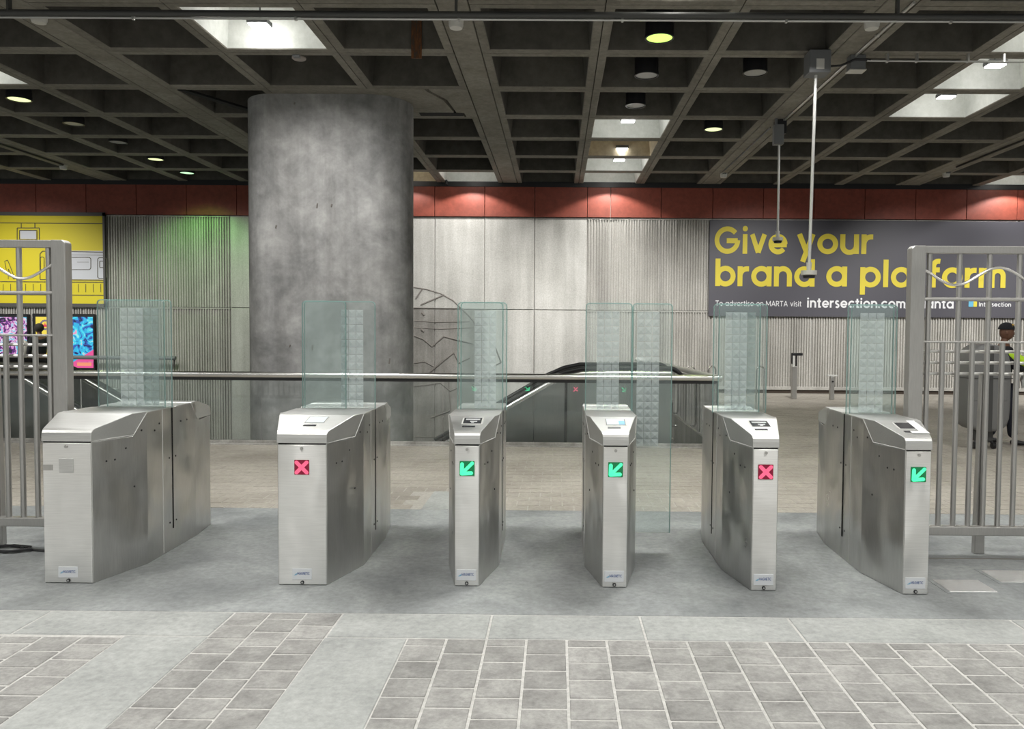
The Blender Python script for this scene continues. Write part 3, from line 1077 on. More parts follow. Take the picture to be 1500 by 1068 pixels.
# solid bay at the pillar head, with the open joint beside it
sb = MB()
sb.prism_z([(-4.344, 11.506), (-2.0, 11.506), (-1.98, 11.62), (-1.80, 12.05), (-1.72, 12.78), (-1.60, 12.80), (-1.58, 12.99), (-4.344, 12.99)], ZR - .0, ZR + .3)
sb.build('solid_bay', M['beam'], ceil)
sb = MB()
sb.prism_z([(-1.93, 11.506), (-1.356, 11.506), (-1.356, 12.99), (-1.54, 12.99), (-1.55, 12.76), (-1.68, 12.72), (-1.73, 12.03), (-1.91, 11.62)], ZR - .004, ZR + .3)
sb.build('solid_bay', M['beam'], ceil)
MB().box(-4.34, 11.51, ZR + .25, -1.36, 12.98, ZR + .33).build('joint_gap', M['void'], ceil)
MB().box(-2.3, 12.75, ZR - .006, -1.58, 12.93, ZR + .05).build('joint_gap', M['void'], ceil)
mb = MB()
mb.add([(-5.33, 11.62, ZR - .006), (-5.22, 11.62, ZR - .006), (-4.75, 12.6, ZR - .006), (-4.85, 12.75, ZR - .006)], [(0, 1, 2, 3)])
MB().prism_z([(-5.72, 11.58), (-5.60, 11.58), (-4.9, 12.85), (-5.05, 12.85)], ZR - .012, ZR + .02).build('joint_gap', M['void'], ceil)
# rust run on one rib wall
mb = MB()
a, b = aty(603, 26, 9.86), aty(618, 86, 9.86)
mb.quad((a.x, 9.845, a.z), (b.x, 9.845, a.z), (b.x, 9.87, b.z), (a.x, 9.87, b.z))
MB().box(a.x, 9.83, b.z, b.x, 9.86, a.z).build('rust_run', M['rust'], ceil)

# ---------- pipes under the ceiling
yp = 8.3
a, b = aty(-400, 15.0, yp), aty(2000, 29, yp)
mb = MB()
mb.tube([(a.x, yp, (a.z + b.z) / 2), (b.x, yp, (a.z + b.z) / 2)], .034, 10)
for x in (-5.9, -1.1, 3.6):
    mb.box(x - .012, yp - .03, (a.z + b.z) / 2 - .01, x + .012, yp + .03, ZR)
tag(mb.build('ceiling_pipe', M['pipe'], smooth=True), 'thick dark grey pipe crossing the ceiling at the top', 'pipe')
a, b = aty(-400, 20.5, yp), aty(2000, 35.5, yp)
mb = MB()
zc = (a.z + b.z) / 2
mb.tube([(a.x, yp + .02, zc), (b.x, yp + .02, zc)], .013, 8)
for i in range(10):
    x = a.x + (i + .5) * (b.x - a.x) / 10
    mb.box(x - .012, yp - .0, zc - .02, x + .012, yp + .035, zc + .03)
tag(mb.build('conduit', M['conduit'], smooth=True), 'thin bright conduit running under the thick ceiling pipe', 'conduit')

# ---------- flood lights in the white coffers
def flood(px, py, z, lab, on=True, tilt=0, power=70):
    p = atz(px, py, z)
    t = thing('flood_light', (p.x, p.y, p.z), lab, 'light', 'bright flood lights in the ceiling')
    MB().box(-.13, -.09, .012, .13, .09, .07).build('housing', M['grey'], t, bevel=.012)
    MB().box(-.115, -.075, -.004, .115, .075, .012).build('lens', M['led'], t, bevel=.004, seg=1)
    MB().tube([(0, .02, .07), (0, .02, ZR + .56 - p.z)], .012, 8).build('stem', M['grey'], t)
    l = bpy.data.lights.new('flood_glow', 'POINT')
    l.energy = power
    l.shadow_soft_size = .07
    l.color = (1, .985, .94)
    o = bpy.data.objects.new('flood_glow', l)
    o.location = (p.x, p.y, p.z - .09)
    COL.objects.link(o)
    return t


flood(380, 38, 5.28, 'flood light glaring in the white coffer left of the pillar top', power=11)
flood(920, 178, 5.20, 'highest and nearest of the flood lights in the middle white bays', power=11)
flood(911, 219, 5.26, 'flood light in the cream bay of the middle row', power=9)
flood(907, 235, 5.20, 'flood light right below the one in the cream bay', power=9)
flood(1458, 97, 5.26, 'flood light in the greyish white coffer near the right edge', power=8)
flood(1386, 143, 5.26, 'flood light in the white coffer right of the hanging rods', power=10)
for x, y, p in ((1.26, 8.2, 9), (6.12, 9.2, 9), (1.26, 18.1, 5), (-2.1, 18.1, 5), (-3.6, 18.1, 4), (10.98, 18.1, 6), (-8.46, 10.8, 8)):
    l = bpy.data.lights.new('coffer_lamp', 'POINT')
    l.energy = p
    l.shadow_soft_size = .09
    l.color = (1, .98, .93)
    o = bpy.data.objects.new('coffer_lamp', l)
    o.location = (col_of(x), y, 5.30)
    COL.objects.link(o)

# ---------- cylinder downlights
def can_meshes():
    a = MB().lathe([(.165, .0), (.165, .5), (.15, .52)], seg=28).mesh('can', M['black'], smooth=True)
    a2 = MB().lathe([(.150, -.004), (.150, .004)], seg=28).mesh('lens', M['lens_off'], fix=True)
    r = MB()
    o = len(r.v)
    r.lathe([(.168, -.012), (.168, .02), (.166, .02)], seg=28)
    rim = MB()
    n = 28
    for rr, zz in ((.152, -.014), (.170, -.014), (.170, .03), (.166, .03)):
        for k in range(n):
            rim.v.append((rr * math.cos(2 * PI * k / n), rr * math.sin(2 * PI * k / n), zz))
    for i in range(3):
        for k in range(n):
            rim.f.append((i * n + k, i * n + (k + 1) % n, (i + 1) * n + (k + 1) % n, (i + 1) * n + k))
    return a, a2, rim.mesh('rim', M['black'], smooth=True, fix=False)


can_me, lens_me, rim_me = can_meshes()


def downlight(px, py, lens, lab, z=5.14, glow=None, power=0, sc=1.0):
    p = atz(px, py, z)
    t = thing('downlight', p, lab, 'downlight', 'black cylinder downlights')
    for nm, me in (('can', can_me), ('lens', lens_me), ('rim', rim_me)):
        o = link(nm, me, t)
        if nm == 'lens':
            o.material_slots[0].link = 'OBJECT'
            o.material_slots[0].material = M[lens]
    t.scale = (sc, sc, 1)
    if glow:
        l = bpy.data.lights.new('downlight_glow', 'SPOT')
        l.energy = power
        l.color = glow
        l.spot_size = math.radians(125)
        l.spot_blend = .6
        l.shadow_soft_size = .13
        o = bpy.data.objects.new('downlight_glow', l)
        o.location = (p.x, p.y, p.z - .03)
        COL.objects.link(o)


downlight(966, 55, 'lens_green', 'largest lit downlight with yellow-green lens, near the top middle', glow=(.6, 1, .3), power=60, sc=1.05)
downlight(947, 110, 'lens_off', 'unlit black downlight just below the largest yellow-green one')
downlight(931, 154, 'lens_off', 'unlit black downlight just above the middle white bays', sc=.95)
downlight(1106, 106, 'lens_off', 'unlit black downlight left of the grey box on the ceiling')
downlight(1045, 189, 'lens_pale', 'lit downlight with pale yellow lens right of the middle white bays', glow=(.8, 1, .4), power=50)
downlight(28, 145, 'lens_pale', 'lit downlight with pale yellow lens at the left edge', glow=(.8, 1, .4), power=50, sc=1.05)
downlight(108, 181, 'lens_off', 'unlit black downlight, the nearer of two in the left row')
downlight(173, 208, 'lens_off', 'unlit black downlight, the farther of two in the left row')
downlight(228, 233, 'lens_pale', 'small lit downlight with pale lens second from the wall in the left row', glow=(.9, 1, .5), power=30)
downlight(274, 253, 'lens_mint', 'small lit downlight with mint lens closest to the green-lit wall', z=5.14, glow=(.25, 1, .12), power=150)

# ---------- detectors, boxes, conduits
def detector(px, py, r, lab, m='offwhite', k=1.0):
    p = atz(px, py, ZR - .06)
    t = thing('smoke_detector', (p.x, p.y, ZR - .0), lab, 'detector', 'round ceiling detectors')
    MB().lathe([(r * .5, -.10 * k), (r * .85, -.095 * k), (r, -.06 * k), (r, -.035 * k), (r * 1.02, -.03 * k), (r * 1.02, -.002)], seg=20).build('sensor_head', M[m], t, smooth=True)
    MB().box(-r * .5, -r * 1.4, -.03, r * .5, -r * .6, -.004).build('mounting_bracket', M['grey'], t)


detector(57, 29, .085, 'round white detector under the pipe at top left')
detector(668, 37, .085, 'round white detector under the pipe above the pillar')
detector(1277, 38, .085, 'round white detector under the pipe at top right')
detector(438, 91, .09, 'flat disc-shaped detector on the rib right above the pillar', 'detector_tan', .3)
detector(93, 246, .075, 'small white detector far off on the left beam')
detector(1060, 258, .08, 'small white detector at the far end of the right beam')
detector(1386, 257, .08, 'small white detector far off on the rightmost beam')

yb_ = 9.90


def box_part(t, x0, x1, y0, y1, z0, z1, nm, m):
    return MB().box(x0, y0, z0, x1, y1, z1).build(nm, M[m], t, bevel=.008, seg=1)


# near pendant
p = aty(1197, 98, yb_)
pa, pb = aty(1195, 112, yb_), aty(1185, 396, yb_)
t = thing('pendant_sensor', (p.x, yb_, ZR), 'longer white rod hanging from the big grey ceiling box', 'sensor', 'rod sensors hanging from the ceiling')
box_part(t, -.135, .135, -.12, .12, -.29, -.004, 'junction_box', 'grey')
MB().box(-.05, -.1225, -.25, .05, -.119, -.12).build('box_label', M['offwhite'], t)
bot = pb - Vector((p.x, yb_, ZR))
top = pa - Vector((p.x, yb_, ZR))
MB().tube([top + Vector((0, 0, .02)), bot], .02, 10).build('rod', M['rod'], t, smooth=True)
MB().lathe([(.035, .10), (.028, .0), (.1, -.005), (.1, -.06), (.085, -.065)][::-1], (bot.x, bot.y, bot.z), 20).build('sensor_head', M['offwhite'], t, smooth=True)
MB().lathe([(.07, -.10), (.08, -.066)], (bot.x, bot.y, bot.z), 20).build('sensor_lens', M['black'], t, smooth=True)
# far pendant
yf_ = 13.02
p = aty(1139, 196, yf_)
pa, pb = aty(1139.5, 212, yf_), aty(1137.5, 348, yf_)
t = thing('pendant_sensor', (p.x, yf_, ZR), 'shorter white rod hanging left of the longer one', 'sensor', 'rod sensors hanging from the ceiling')
box_part(t, -.02, .15, -.02, .18, -.24, -.004, 'junction_box', 'black')
box_part(t, -.09, .07, -.14, -.01, -.45, -.12, 'sensor_box', 'grey')
MB().box(-.055, -.06, -.2, -.02, -.01, -.0).build('bracket', M['grey'], t)
bot = pb - Vector((p.x, yf_, ZR))
top = pa - Vector((p.x, yf_, ZR))
MB().tube([top + Vector((0, -.07, .05)), bot + Vector((0, -.07, 0))], .018, 10).build('rod', M['rod'], t, smooth=True)
MB().lathe([(.035, .10), (.028, .0), (.085, -.005), (.085, -.06), (.075, -.065)][::-1], (bot.x, bot.y - .07, bot.z), 20).build('sensor_head', M['offwhite'], t, smooth=True)
MB().lathe([(.06, -.10), (.07, -.066)], (bot.x, bot.y - .07, bot.z), 20).build('sensor_lens', M['black'], t, smooth=True)
# small box and its wiring
p = aty(1254, 98, 10.02)
t = thing('junction_box', (p.x, 10.02, ZR), 'small grey ceiling box right of the big one', 'box')
MB().box(-.10, -.07, -.20, .10, .07, -.004).build('box_body', M['grey'], t, bevel=.008, seg=1)
MB().box(-.11, -.08, -.205, .11, .08, -.19).build('box_cover', M['conduit'], t, bevel=.004, seg=1)
zc = ZR - .03
mb = MB()
mb.tube([aty(1215, 97, 9.93), aty(1232, 96, 9.93), aty(1244, 91, 9.93), aty(1252, 87, 9.93), aty(1268, 87, 9.93), aty(1275, 89, 9.93)], .014, 8)
tag(mb.build('cable', M['black'], smooth=True), 'black cable looping from the big grey box over the small one', 'cable')
mb = MB()
mb.tube([aty(1270, 89, 9.93), aty(1560, 91, 9.93)], .014, 8)
for px in (1300, 1343, 1418, 1470):
    q = aty(px, 89.4, 9.93)
    mb.box(q.x - .012, 9.91, q.z - .015, q.x + .012, 9.96, ZR + .01)
tag(mb.build('conduit', M['conduit'], smooth=True), 'thin conduit running to the right edge from the small grey box', 'conduit')
mb = MB()
mb.tube([(3.80, 8.35, ZR - .02), (3.80, 12.95, ZR - .02)], .016, 8)
for y in (9.3, 10.3, 11.8, 13.0):
    mb.box(3.775, y - .015, ZR - .03, 3.825, y + .015, ZR)
tag(mb.build('conduit', M['conduit'], smooth=True), 'pale conduit along the right-hand beam behind the hanging rods', 'conduit')
mb = MB()
mb.tube([(3.70, 13.5, ZR - .02), (3.70, 17.3, ZR - .02)], .012, 8)
tag(mb.build('conduit', M['grey'], smooth=True), 'thin dark conduit on the beam beyond the shorter rod', 'conduit')
mb = MB()
mb.tube([(8.55, 9.5, ZR - .03), (8.55, 16.6, ZR - .03)], .02, 8)
tag(mb.build('conduit', M['black'], smooth=True), 'dark conduit along the rightmost beam', 'conduit')
mb = MB()
mb.tube([(-10.89, 11.0, ZR - .03), (-10.89, 16.9, ZR - .03)], .02, 8)
tag(mb.build('conduit', M['black'], smooth=True), 'dark conduit along the far left beam', 'conduit')
# small camera on a bracket at the fascia
p = aty(653, 266, 18.6)
t = thing('bracket_camera', (p.x, 18.8, p.z), 'tiny dark bracket device at the red fascia right of the pillar', 'camera')
MB().lathe([(.03, -.05), (.035, .03), (.02, .06)], (0, -.1, 0), 12).build('camera_head', M['black'], t, smooth=True)
MB().tube([(0, -.1, 0), (0, .15, -.02)], .012, 6).build('bracket', M['grey'], t)

# ================================================================== BALUSTRADE
bal = thing('glass_balustrade', (XW, YB, 0), 'long glass balustrade with round steel handrail around the escalator well', 'balustrade')
ZH = 0.93
mb = MB()
mb.tube([(-11.5, YB, ZH), (XW + .05, YB, ZH)], .043, 14)
sub(mb, 'handrail', M['tube'], bal, smooth=True)
mb = MB()
mb.box(-11.5, YB - .014, ZH - .075, XW, YB + .014, ZH - .035)
sub(mb, 'rail_channel', M['rubber'], bal)
sub(MB().box(-11.5, YB - .03, 0.0, XW, YB + .03, .05), 'base_shoe', M['well'], bal, bevel=.004, seg=1)
x = XW - .02
while x > -11:
    a = max(x - 1.22, -11.4)
    sub(MB().box(a + .006, YB - .007, .03, x - .006, YB + .007, ZH - .05), 'glass_panel', M['rail_glass'], bal)
    x -= 1.22
y = YB + .03
while y < 14.2:
    zt = ZH - .04 - (y - YB) * .012
    sub(MB().box(XW - .007, y + .006, .03, XW + .007, y + 1.2, ZH - .06 - (y - YB) * .015), 'glass_panel', M['rail_glass'], bal)
    y += 1.22
sub(MB().tube([(XW, YB, ZH), (XW, 14.6, ZH - .06)], .045, 12), 'handrail', M['offwhite'], bal, smooth=True)
sub(MB().box(XW - .07, 14.45, 0.0, XW + .09, 14.62, .2), 'end_block', M['tube'], bal, bevel=.01)
sub(MB().tube([(XW - .05, 14.5, .2), (XW - .02, 14.5, .25), (XW + .16, 14.5, .31)], .025, 8), 'block_handle', M['rubber'], bal, smooth=True)
sub(MB().tube([(XW, 14.55, .18), (XW, 14.55, .87)], .02, 8), 'end_post', M['tube'], bal, smooth=True)

rl = thing('landing_rail', (1.85, 12.7, 0), 'short pale tube rail beyond the escalator top, ending at the balustrade', 'rail')
sub(MB().tube([(1.85, 12.7, .965), (1.85, 17.6, .865)], .05, 12), 'rail_tube', M['offwhite'], rl, smooth=True)
for yy in (13.4, 15.4, 17.2):
    sub(MB().tube([(1.85, yy, .93), (1.85, yy, -.08), (1.87, yy, -.12), (2.16, yy, -.12)], .016, 8), 'rail_post', M['tube'], rl, smooth=True)

# ================================================================== ESCALATORS
def escalator(mx, sgn, lab, xend):
    """handrail path runs flat, then 30 degrees down towards sgn"""
    t = thing('escalator', (mx, 11.0, 0), lab, 'escalator', 'escalators in the well')
    tan = math.tan(math.radians(30.5))
    L = abs(xend - mx)
    def path(dz=0):
        p = [(mx - sgn * 1.55, .965 + dz), (mx - sgn * .7, .965 + dz), (mx - sgn * .25, .955 + dz), (mx + sgn * .0, .90 + dz), (mx + sgn * .25, .79 + dz)]
        p.append((mx + sgn * L, .79 - (L - .25) * tan + dz))
        return p
    for y0 in (11.0, 12.2):
        top = path(-.05)
        low = [(x_, z_ - 2.2) for x_, z_ in top]
        pts = top + low[::-1]
        pb_ = MB().prism_y(pts, y0, y0 + .12)
        sub(pb_, 'side_panel', M['clad'], t, bevel=.006, seg=1)
        d = MB()
        q = path(-.03)
        d.tube([(x_, y0 + .06, z_) for x_, z_ in q], .055, 10)
        sub(d, 'deck_strip', M['tube'], t, smooth=True)
        h = MB()
        q = path(.045)
        q = [(mx - sgn * 1.62, .85), (mx - sgn * 1.68, .93), (mx - sgn * 1.60, .99)] + q[0:]
        h.tube([(x_, y0 + .06, z_) for x_, z_ in q], .036, 10)
        sub(h, 'handrail', M['rubber'], t, smooth=True)
        j = MB()
        for jx in ((mx - sgn * .02), (mx + sgn * 1.3), (mx - sgn * 1.2)):
            j.box(jx - .02, y0 - .006, -1.0, jx + .02, y0 + .01, .80 - max(0, (jx - mx) * sgn) * tan)
        sub(j, 'panel_joint', M['black'], t)
    # steps between the two sides
    for k in range(9):
        x_ = mx + sgn * (k * .4)
        z_ = -.02 - k * .4 * tan
        a, b = sorted((x_, x_ + sgn * .40))
        sub(MB().box(a, 11.14, z_ - .25, b, 12.18, z_), 'step', M['grey'], t)
    a, b = sorted((mx - sgn * 1.6, mx))
    sub(MB().box(a, 11.13, -.2, b, 12.19, -.02), 'landing_plate', M['lid'], t)
    return t


escalator(0.12, -1, 'right-hand escalator sinking leftwards behind the glass, right of the pillar', -1.95)
escalator(-7.95, 1, 'left-hand escalator sinking rightwards behind the left fence', -5.2)

# ================================================================== POSTS AND HOOPS BY THE RIGHT WALL
def hoop(px, py_top, Y, lab):
    a = aty(px, py_top, Y)
    hw, r = .075, .075
    t = MB()
    pts = [(a.x - hw, Y, 0)] + [(a.x + hw * math.cos(b), Y, a.z - hw + hw * math.sin(b)) for b in [PI - PI * i / 10 for i in range(11)]] + [(a.x + hw, Y, 0)]
    t.tube(pts, .017, 8)
    o = t.build('guard_hoop', M['tube'], smooth=True)
    return tag(o, lab, 'hoop', 'steel guard hoops beyond the gates')


hoop(1012, 537, 15.2, 'steel guard hoop just right of the landing rail end')
hoop(1043, 537, 15.2, 'steel guard hoop above the right end of the balustrade')
hoop(1114, 537, 15.0, 'steel guard hoop standing free at the right of the fifth gate glass')
hoop(1078, 539, 15.0, 'steel guard hoop seen through the glass of the fifth gate')

b = atz(1163, 584.5, 0)
a = aty(1163, 517, b.y)
t = thing('fare_post', (b.x, b.y, 0), 'slim grey post with black T-shaped head by the ridged wall', 'post')
MB().box(-.06, -.05, 0, .05, .05, .75).build('column', M['fence'], t, bevel=.01)
MB().box(-.055, -.045, .73, -.01, .045, a.z - .06).build('neck', M['rod'], t, bevel=.008)
mb = MB()
mb.box(.02, -.03, .74, .05, .03, a.z - .05)
mb.box(-.07, -.05, a.z - .06, .17, .05, a.z)
mb.box(-.075, -.04, a.z - .25, -.05, .04, a.z - .02)
mb.build('reader_head', M['black'], t, bevel=.01)
b = atz(1218, 585.5, 0)
a = aty(1218, 549, b.y)
t = thing('stub_post', (b.x, b.y, 0), 'short pale stub post with flat cross plate by the wall', 'post')
MB().box(-.045, -.045, 0, .045, .045, a.z - .04).build('column', M['fence'], t, bevel=.008)
MB().box(-.11, -.05, a.z - .035, .11, .05, a.z).build('cross_plate', M['rod'], t, bevel=.006)
MB().lathe([(.02, 0), (.02, .02)], (-.0, -.07, a.z - .15), 10, 'y').build('keyhole', M['black'], t)

# ================================================================== TURNSTILES
Y_M1, Y_M2, Y_R = .40, 1.08, 1.42


def gate(cx, y0, wf, wm, wr, front, rear, reader, leaves, lab, strip_cols=3):
    t = thing('fare_gate', (cx, y0, 0), lab, 'gate', 'stainless steel fare gates in a row')

    def W(y):
        if y <= Y_M1:
            return wf + (wm - wf) * max(0, y) / Y_M1
        if y <= Y_M2:
            return wm
        return wm + (wr - wm) * (min(y, Y_R) - Y_M2) / (Y_R - Y_M2)
    ZTOP = 1.012
    # body: loft along the depth
    st = [(0.0, .876), (.295, .872), (.405, ZTOP), (Y_M2 - .075, ZTOP), (Y_M2 + .03, .872), (Y_R, .876)]
    st.insert(2, (Y_M1, ZTOP - .007))
    st = sorted(st)
    st = [(0.0, .876), (.295, .872), (Y_M1, ZTOP), (Y_M2, ZTOP), (Y_M2 + .105, .872), (Y_R, .876)]
    mb = MB()
    vs = []
    for y, z in st:
        ww = W(y)
        vs += [(-ww, y, 0), (ww, y, 0), (ww, y, z), (-ww, y, z)]
    fs = [(0, 1, 2, 3), tuple(4 * (len(st) - 1) + i for i in (3, 2, 1, 0))]
    for i in range(len(st) - 1):
        for k in range(4):
            fs.append((4 * i + k, 4 * i + 4 + k, 4 * i + 4 + (k + 1) % 4, 4 * i + (k + 1) % 4))
    mb.add(vs, fs)
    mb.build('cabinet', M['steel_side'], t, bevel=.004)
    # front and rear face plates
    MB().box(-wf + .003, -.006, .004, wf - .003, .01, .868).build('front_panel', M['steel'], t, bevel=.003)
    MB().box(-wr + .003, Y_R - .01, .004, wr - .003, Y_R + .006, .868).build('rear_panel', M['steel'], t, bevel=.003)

    # lids: profile across (y, z)
    def lid(flip, nm):
        P = [(-.008, .879), (-.008, .912), (-.004, .932), (.006, .946), (.022, .955), (.045, .961), (.29, ZTOP + .007), (.40, ZTOP + .007), (.405, ZTOP - .004), (.300, .884)]
        mb_ = MB()
        n_ = len(P)
        L, R = [], []
        for y, z in P:
            yy = y if not flip else Y_R - y
            ww = (W(max(0, yy)) if not flip else W(min(Y_R, yy))) + .003
            L.append((-ww, yy, z))
            R.append((ww, yy, z))
        mb_.add(L + R, [tuple(range(n_)), tuple(range(2 * n_ - 1, n_ - 1, -1))] + [(i, i + n_, (i + 1) % n_ + n_, (i + 1) % n_) for i in range(n_)])
        o = mb_.build(nm, M['lid'], t, bevel=.002, seg=1)
        return o
    ld = lid(False, 'front_lid')
    lid(True, 'rear_lid')
    # dark joint under the lids
    for yy, ww in ((-.001, wf), (Y_R - .002, wr)):
        MB().box(-ww + .004, yy, .870, ww - .004, yy + .004, .884).build('lid_joint', M['void'], t)
    # pale edge strips following the lid joint on both sides
    for s in (-1, 1):
        e = MB()
        q = [(0.0, .880), (.297, .878), (Y_M1 - .0, ZTOP + .0)]
        e.tube([(s * (W(y) + .002), y, z) for y, z in q], .0035, 6)
        e.build('edge_strip', M['rod'], t)
    # top covers between the lids
    MB().prism_z([(-W(.41), .41), (wm, .41), (wm, .70), (-wm, .70)], ZTOP - .004, ZTOP + .004).build('top_cover', M['lid'], t, bevel=.002, seg=1)
    MB().prism_z([(-wm, .80), (wm, .80), (wm, Y_M2 - .005), (-wm, Y_M2 - .005)], ZTOP - .004, ZTOP + .004).build('top_cover', M['lid'], t, bevel=.002, seg=1)
    # leaf slots and seams down both sides
    for s in (-1, 1):
        MB().box(s * wm - .0025, .729, .15, s * wm + .0025, .743, ZTOP - .002).build('leaf_slot', M['void'], t)
        MB().box(s * wm - .002, .600, .01, s * wm + .002, .605, ZTOP - .004).build('side_seam', M['rod'], t)
        sc = MB()
        for yy, zz in ((.10, .74), (.16, .74), (.24, .80), (.30, .54), (.36, .90), (.50, .88), (.56, .92), (.69, .66), (.78, .66), (.69, .20), (.78, .20), (.86, .90), (.95, .90)):
            sc.lathe([(.0065, -.002), (.0065, .003)], (s * (W(yy)), yy, zz), 8, 'x')
        sc.build('screw', M['black'], t)['kind'] = 'stuff'
    # readers on the front lid
    sl = (ZTOP + .007 - .961) / (.29 - .045)
    ang = math.atan(sl)

    def on_lid(u, v, h):       # u across, v along the slope from its lower end
        return (u, .045 + v * math.cos(ang) - h * math.sin(ang), .961 + v * math.sin(ang) + h * math.cos(ang))

    def plate(nm, m, u0, v0, u1, v1, h0, h1, root):
        mb_ = MB()
        mb_.add([on_lid(*p_) for p_ in ((u0, v0, h0), (u1, v0, h0), (u1, v1, h0), (u0, v1, h0), (u0, v0, h1), (u1, v0, h1), (u1, v1, h1), (u0, v1, h1))],
                [(0, 3, 2, 1), (4, 5, 6, 7), (0, 1, 5, 4), (1, 2, 6, 5), (2, 3, 7, 6), (3, 0, 4, 7)])
        return mb_.build(nm, M[m], root)
    uc = .012 if wf < .1 else .03
    if reader != 'blank':
        fr = plate('reader_frame', 'rod', uc - .066, .098, uc + .066, .212, -.002, .002, ld)
        if reader in ('lit', 'pale'):
            plate('reader_bezel', 'grey', uc - .061, .102, uc + .061, .208, -.001, .003, ld)
        plate('reader_screen', {'lit': 'screen_white', 'dark': 'screen_dark', 'paper': 'screen_dark', 'pale': 'screen_white'}[reader], uc - .057, .106, uc + .057, .204, -.001, .004, ld)
        if reader == 'dark':
            plate('screen_icon', 'screen_icon', uc - .045, .165, uc + .045, .185, .003, .0048, ld)
            plate('screen_icon', 'screen_icon', uc - .015, .130, uc + .030, .145, .003, .0048, ld)
            plate('screen_icon', 'screen_icon', uc - .006, .112, uc + .012, .124, .003, .0048, ld)
        if reader == 'pale':
            plate('screen_icon', 'screen_blue', uc + .020, .106, uc + .057, .165, .003, .0048, ld)
        plate('card_slot', 'screen_dark' if reader != 'pale' else 'grey', uc - .055, .045, uc + .025, .068, -.001, .002, ld)
        if reader == 'paper':
            plate('receipt_strip', 'paper', uc + .035, .06, uc + .085, .24, .003, .006, ld)
            plate('receipt_strip', 'paper', uc - .02, .02, uc + .085, .055, .003, .006, ld)

    # displays
    def display(y, kind, zc, face, root_nm):
        s = -1 if face == 'front' else 1
        ww = .0455
        d = MB().box(-ww, min(y, y + s * .006), zc - ww, ww, max(y, y + s * .006), zc + ww).build(root_nm, M['red_dark' if kind == 'cross' else 'green_dark'], t, bevel=.002, seg=1)
        mb_ = MB()
        yy = y + s * .0075

        def stroke(a, b, h):
            if s > 0:            # the rear sign is read from the far side
                a, b = (-a[0], a[1]), (-b[0], b[1])
            for p_ in (ribbon([a, b], h),):
                v_ = [(p_[0][0].x, yy, zc + p_[0][0].y), (p_[0][1].x, yy, zc + p_[0][1].y), (p_[1][1].x, yy, zc + p_[1][1].y), (p_[1][0].x, yy, zc + p_[1][0].y)]
                mb_.add(v_, [(0, 1, 2, 3)])
            for c_ in (a, b):
                o_ = len(mb_.v)
                mb_.v += [(c_[0] + h * math.cos(k * PI / 6), yy, zc + c_[1] + h * math.sin(k * PI / 6)) for k in range(12)]
                mb_.f.append(tuple(o_ + k for k in range(12)))
        e = .031
        if kind == 'cross':
            stroke((-e, -e), (e, e), .0115)
            stroke((-e, e), (e, -e), .0115)
        else:
            stroke((-e, -e), (e * 1.05, e * 1.05), .0105)
            stroke((-e, -e), (-e * .95, e * .85), .0115)
            stroke((-e, -e), (e * .85, -e * .9), .0115)
        mb_.build('symbol', M[('red_' if kind == 'cross' else 'green_') + ('lit' if face == 'front' else 'rear')], d, fix=False)
    if front == 'blank':
        MB().box(-.047, -.010, .685, .043, -.004, .775).build('blank_cover', M['lid'], t, bevel=.003)
        MB().box(-wf + .004, -.0075, .70, -wf + .065, -.0055, .735).build('tape_mark', M['fence'], t)
    else:
        display(-.006, front, .731, 'front', 'front_display')
    if rear:
        display(Y_R + .006, rear, .43, 'rear', 'rear_display')
    # lock, name plate, key
    MB().lathe([(.009, -.016), (.009, -.004)], (0, 0, .848), 12, 'y').build('lid_lock', M['fence'], t)
    pl = MB().box(-.062, -.009, .036, .058, -.005, .104).build('name_plate', M['plate'], t, bevel=.001, seg=1)
    mb_ = MB()
    lettering(mb_, 'MAGNETIC', .0125, lambda u, v: (-.030 + u, -.0096, .066 + v), .22, .14, width=.075)
    mb_.build('lettering', M['blue'], pl, fix=False)
    mb_ = MB()
    for k in range(3):
        mb_.add([(-.052 + k * .005, -.0096, .062 + k * .004), (-.037 + k * .003, -.0096, .064 + k * .004), (-.034 + k * .003, -.0096, .067 + k * .004), (-.049 + k * .005, -.0096, .065 + k * .004)], [(0, 1, 2, 3)])
    mb_.build('emblem', M['blue_ink'], pl, fix=False)
    k_ = MB().lathe([(.011, -.012), (.011, -.004)], (0, 0, .019), 14, 'y').build('key_lock', M['black'], t)
    MB().lathe([(.006, -.014), (.006, -.011)], (0, 0, .019), 10, 'y').build('key_barrel', M['lid'], k_)

    # glass leaves
    for (x0, x1, sx0, sx1, yy, zb) in leaves:
        zt = 1.768
        r = .025
        pts = [(x0, zb), (x1, zb)] + arc(x1 - r, zt - r, r, 0, 90, 5) + arc(x0 + r, zt - r, r, 90, 180, 5)
        g_ = MB().prism_y(pts, yy - .006, yy + .006).build('glass_leaf', M['glass'], t)
        e = MB()
        outl = [(x0, zb)] + arc(x0 + r, zt - r, r, 180, 90, 5) + arc(x1 - r, zt - r, r, 90, 0, 5) + [(x1, zb)]
        e.tube([(a_, yy, b_) for a_, b_ in outl], .0042, 6)
        e.build('polished_edge', M['edge'], g_)
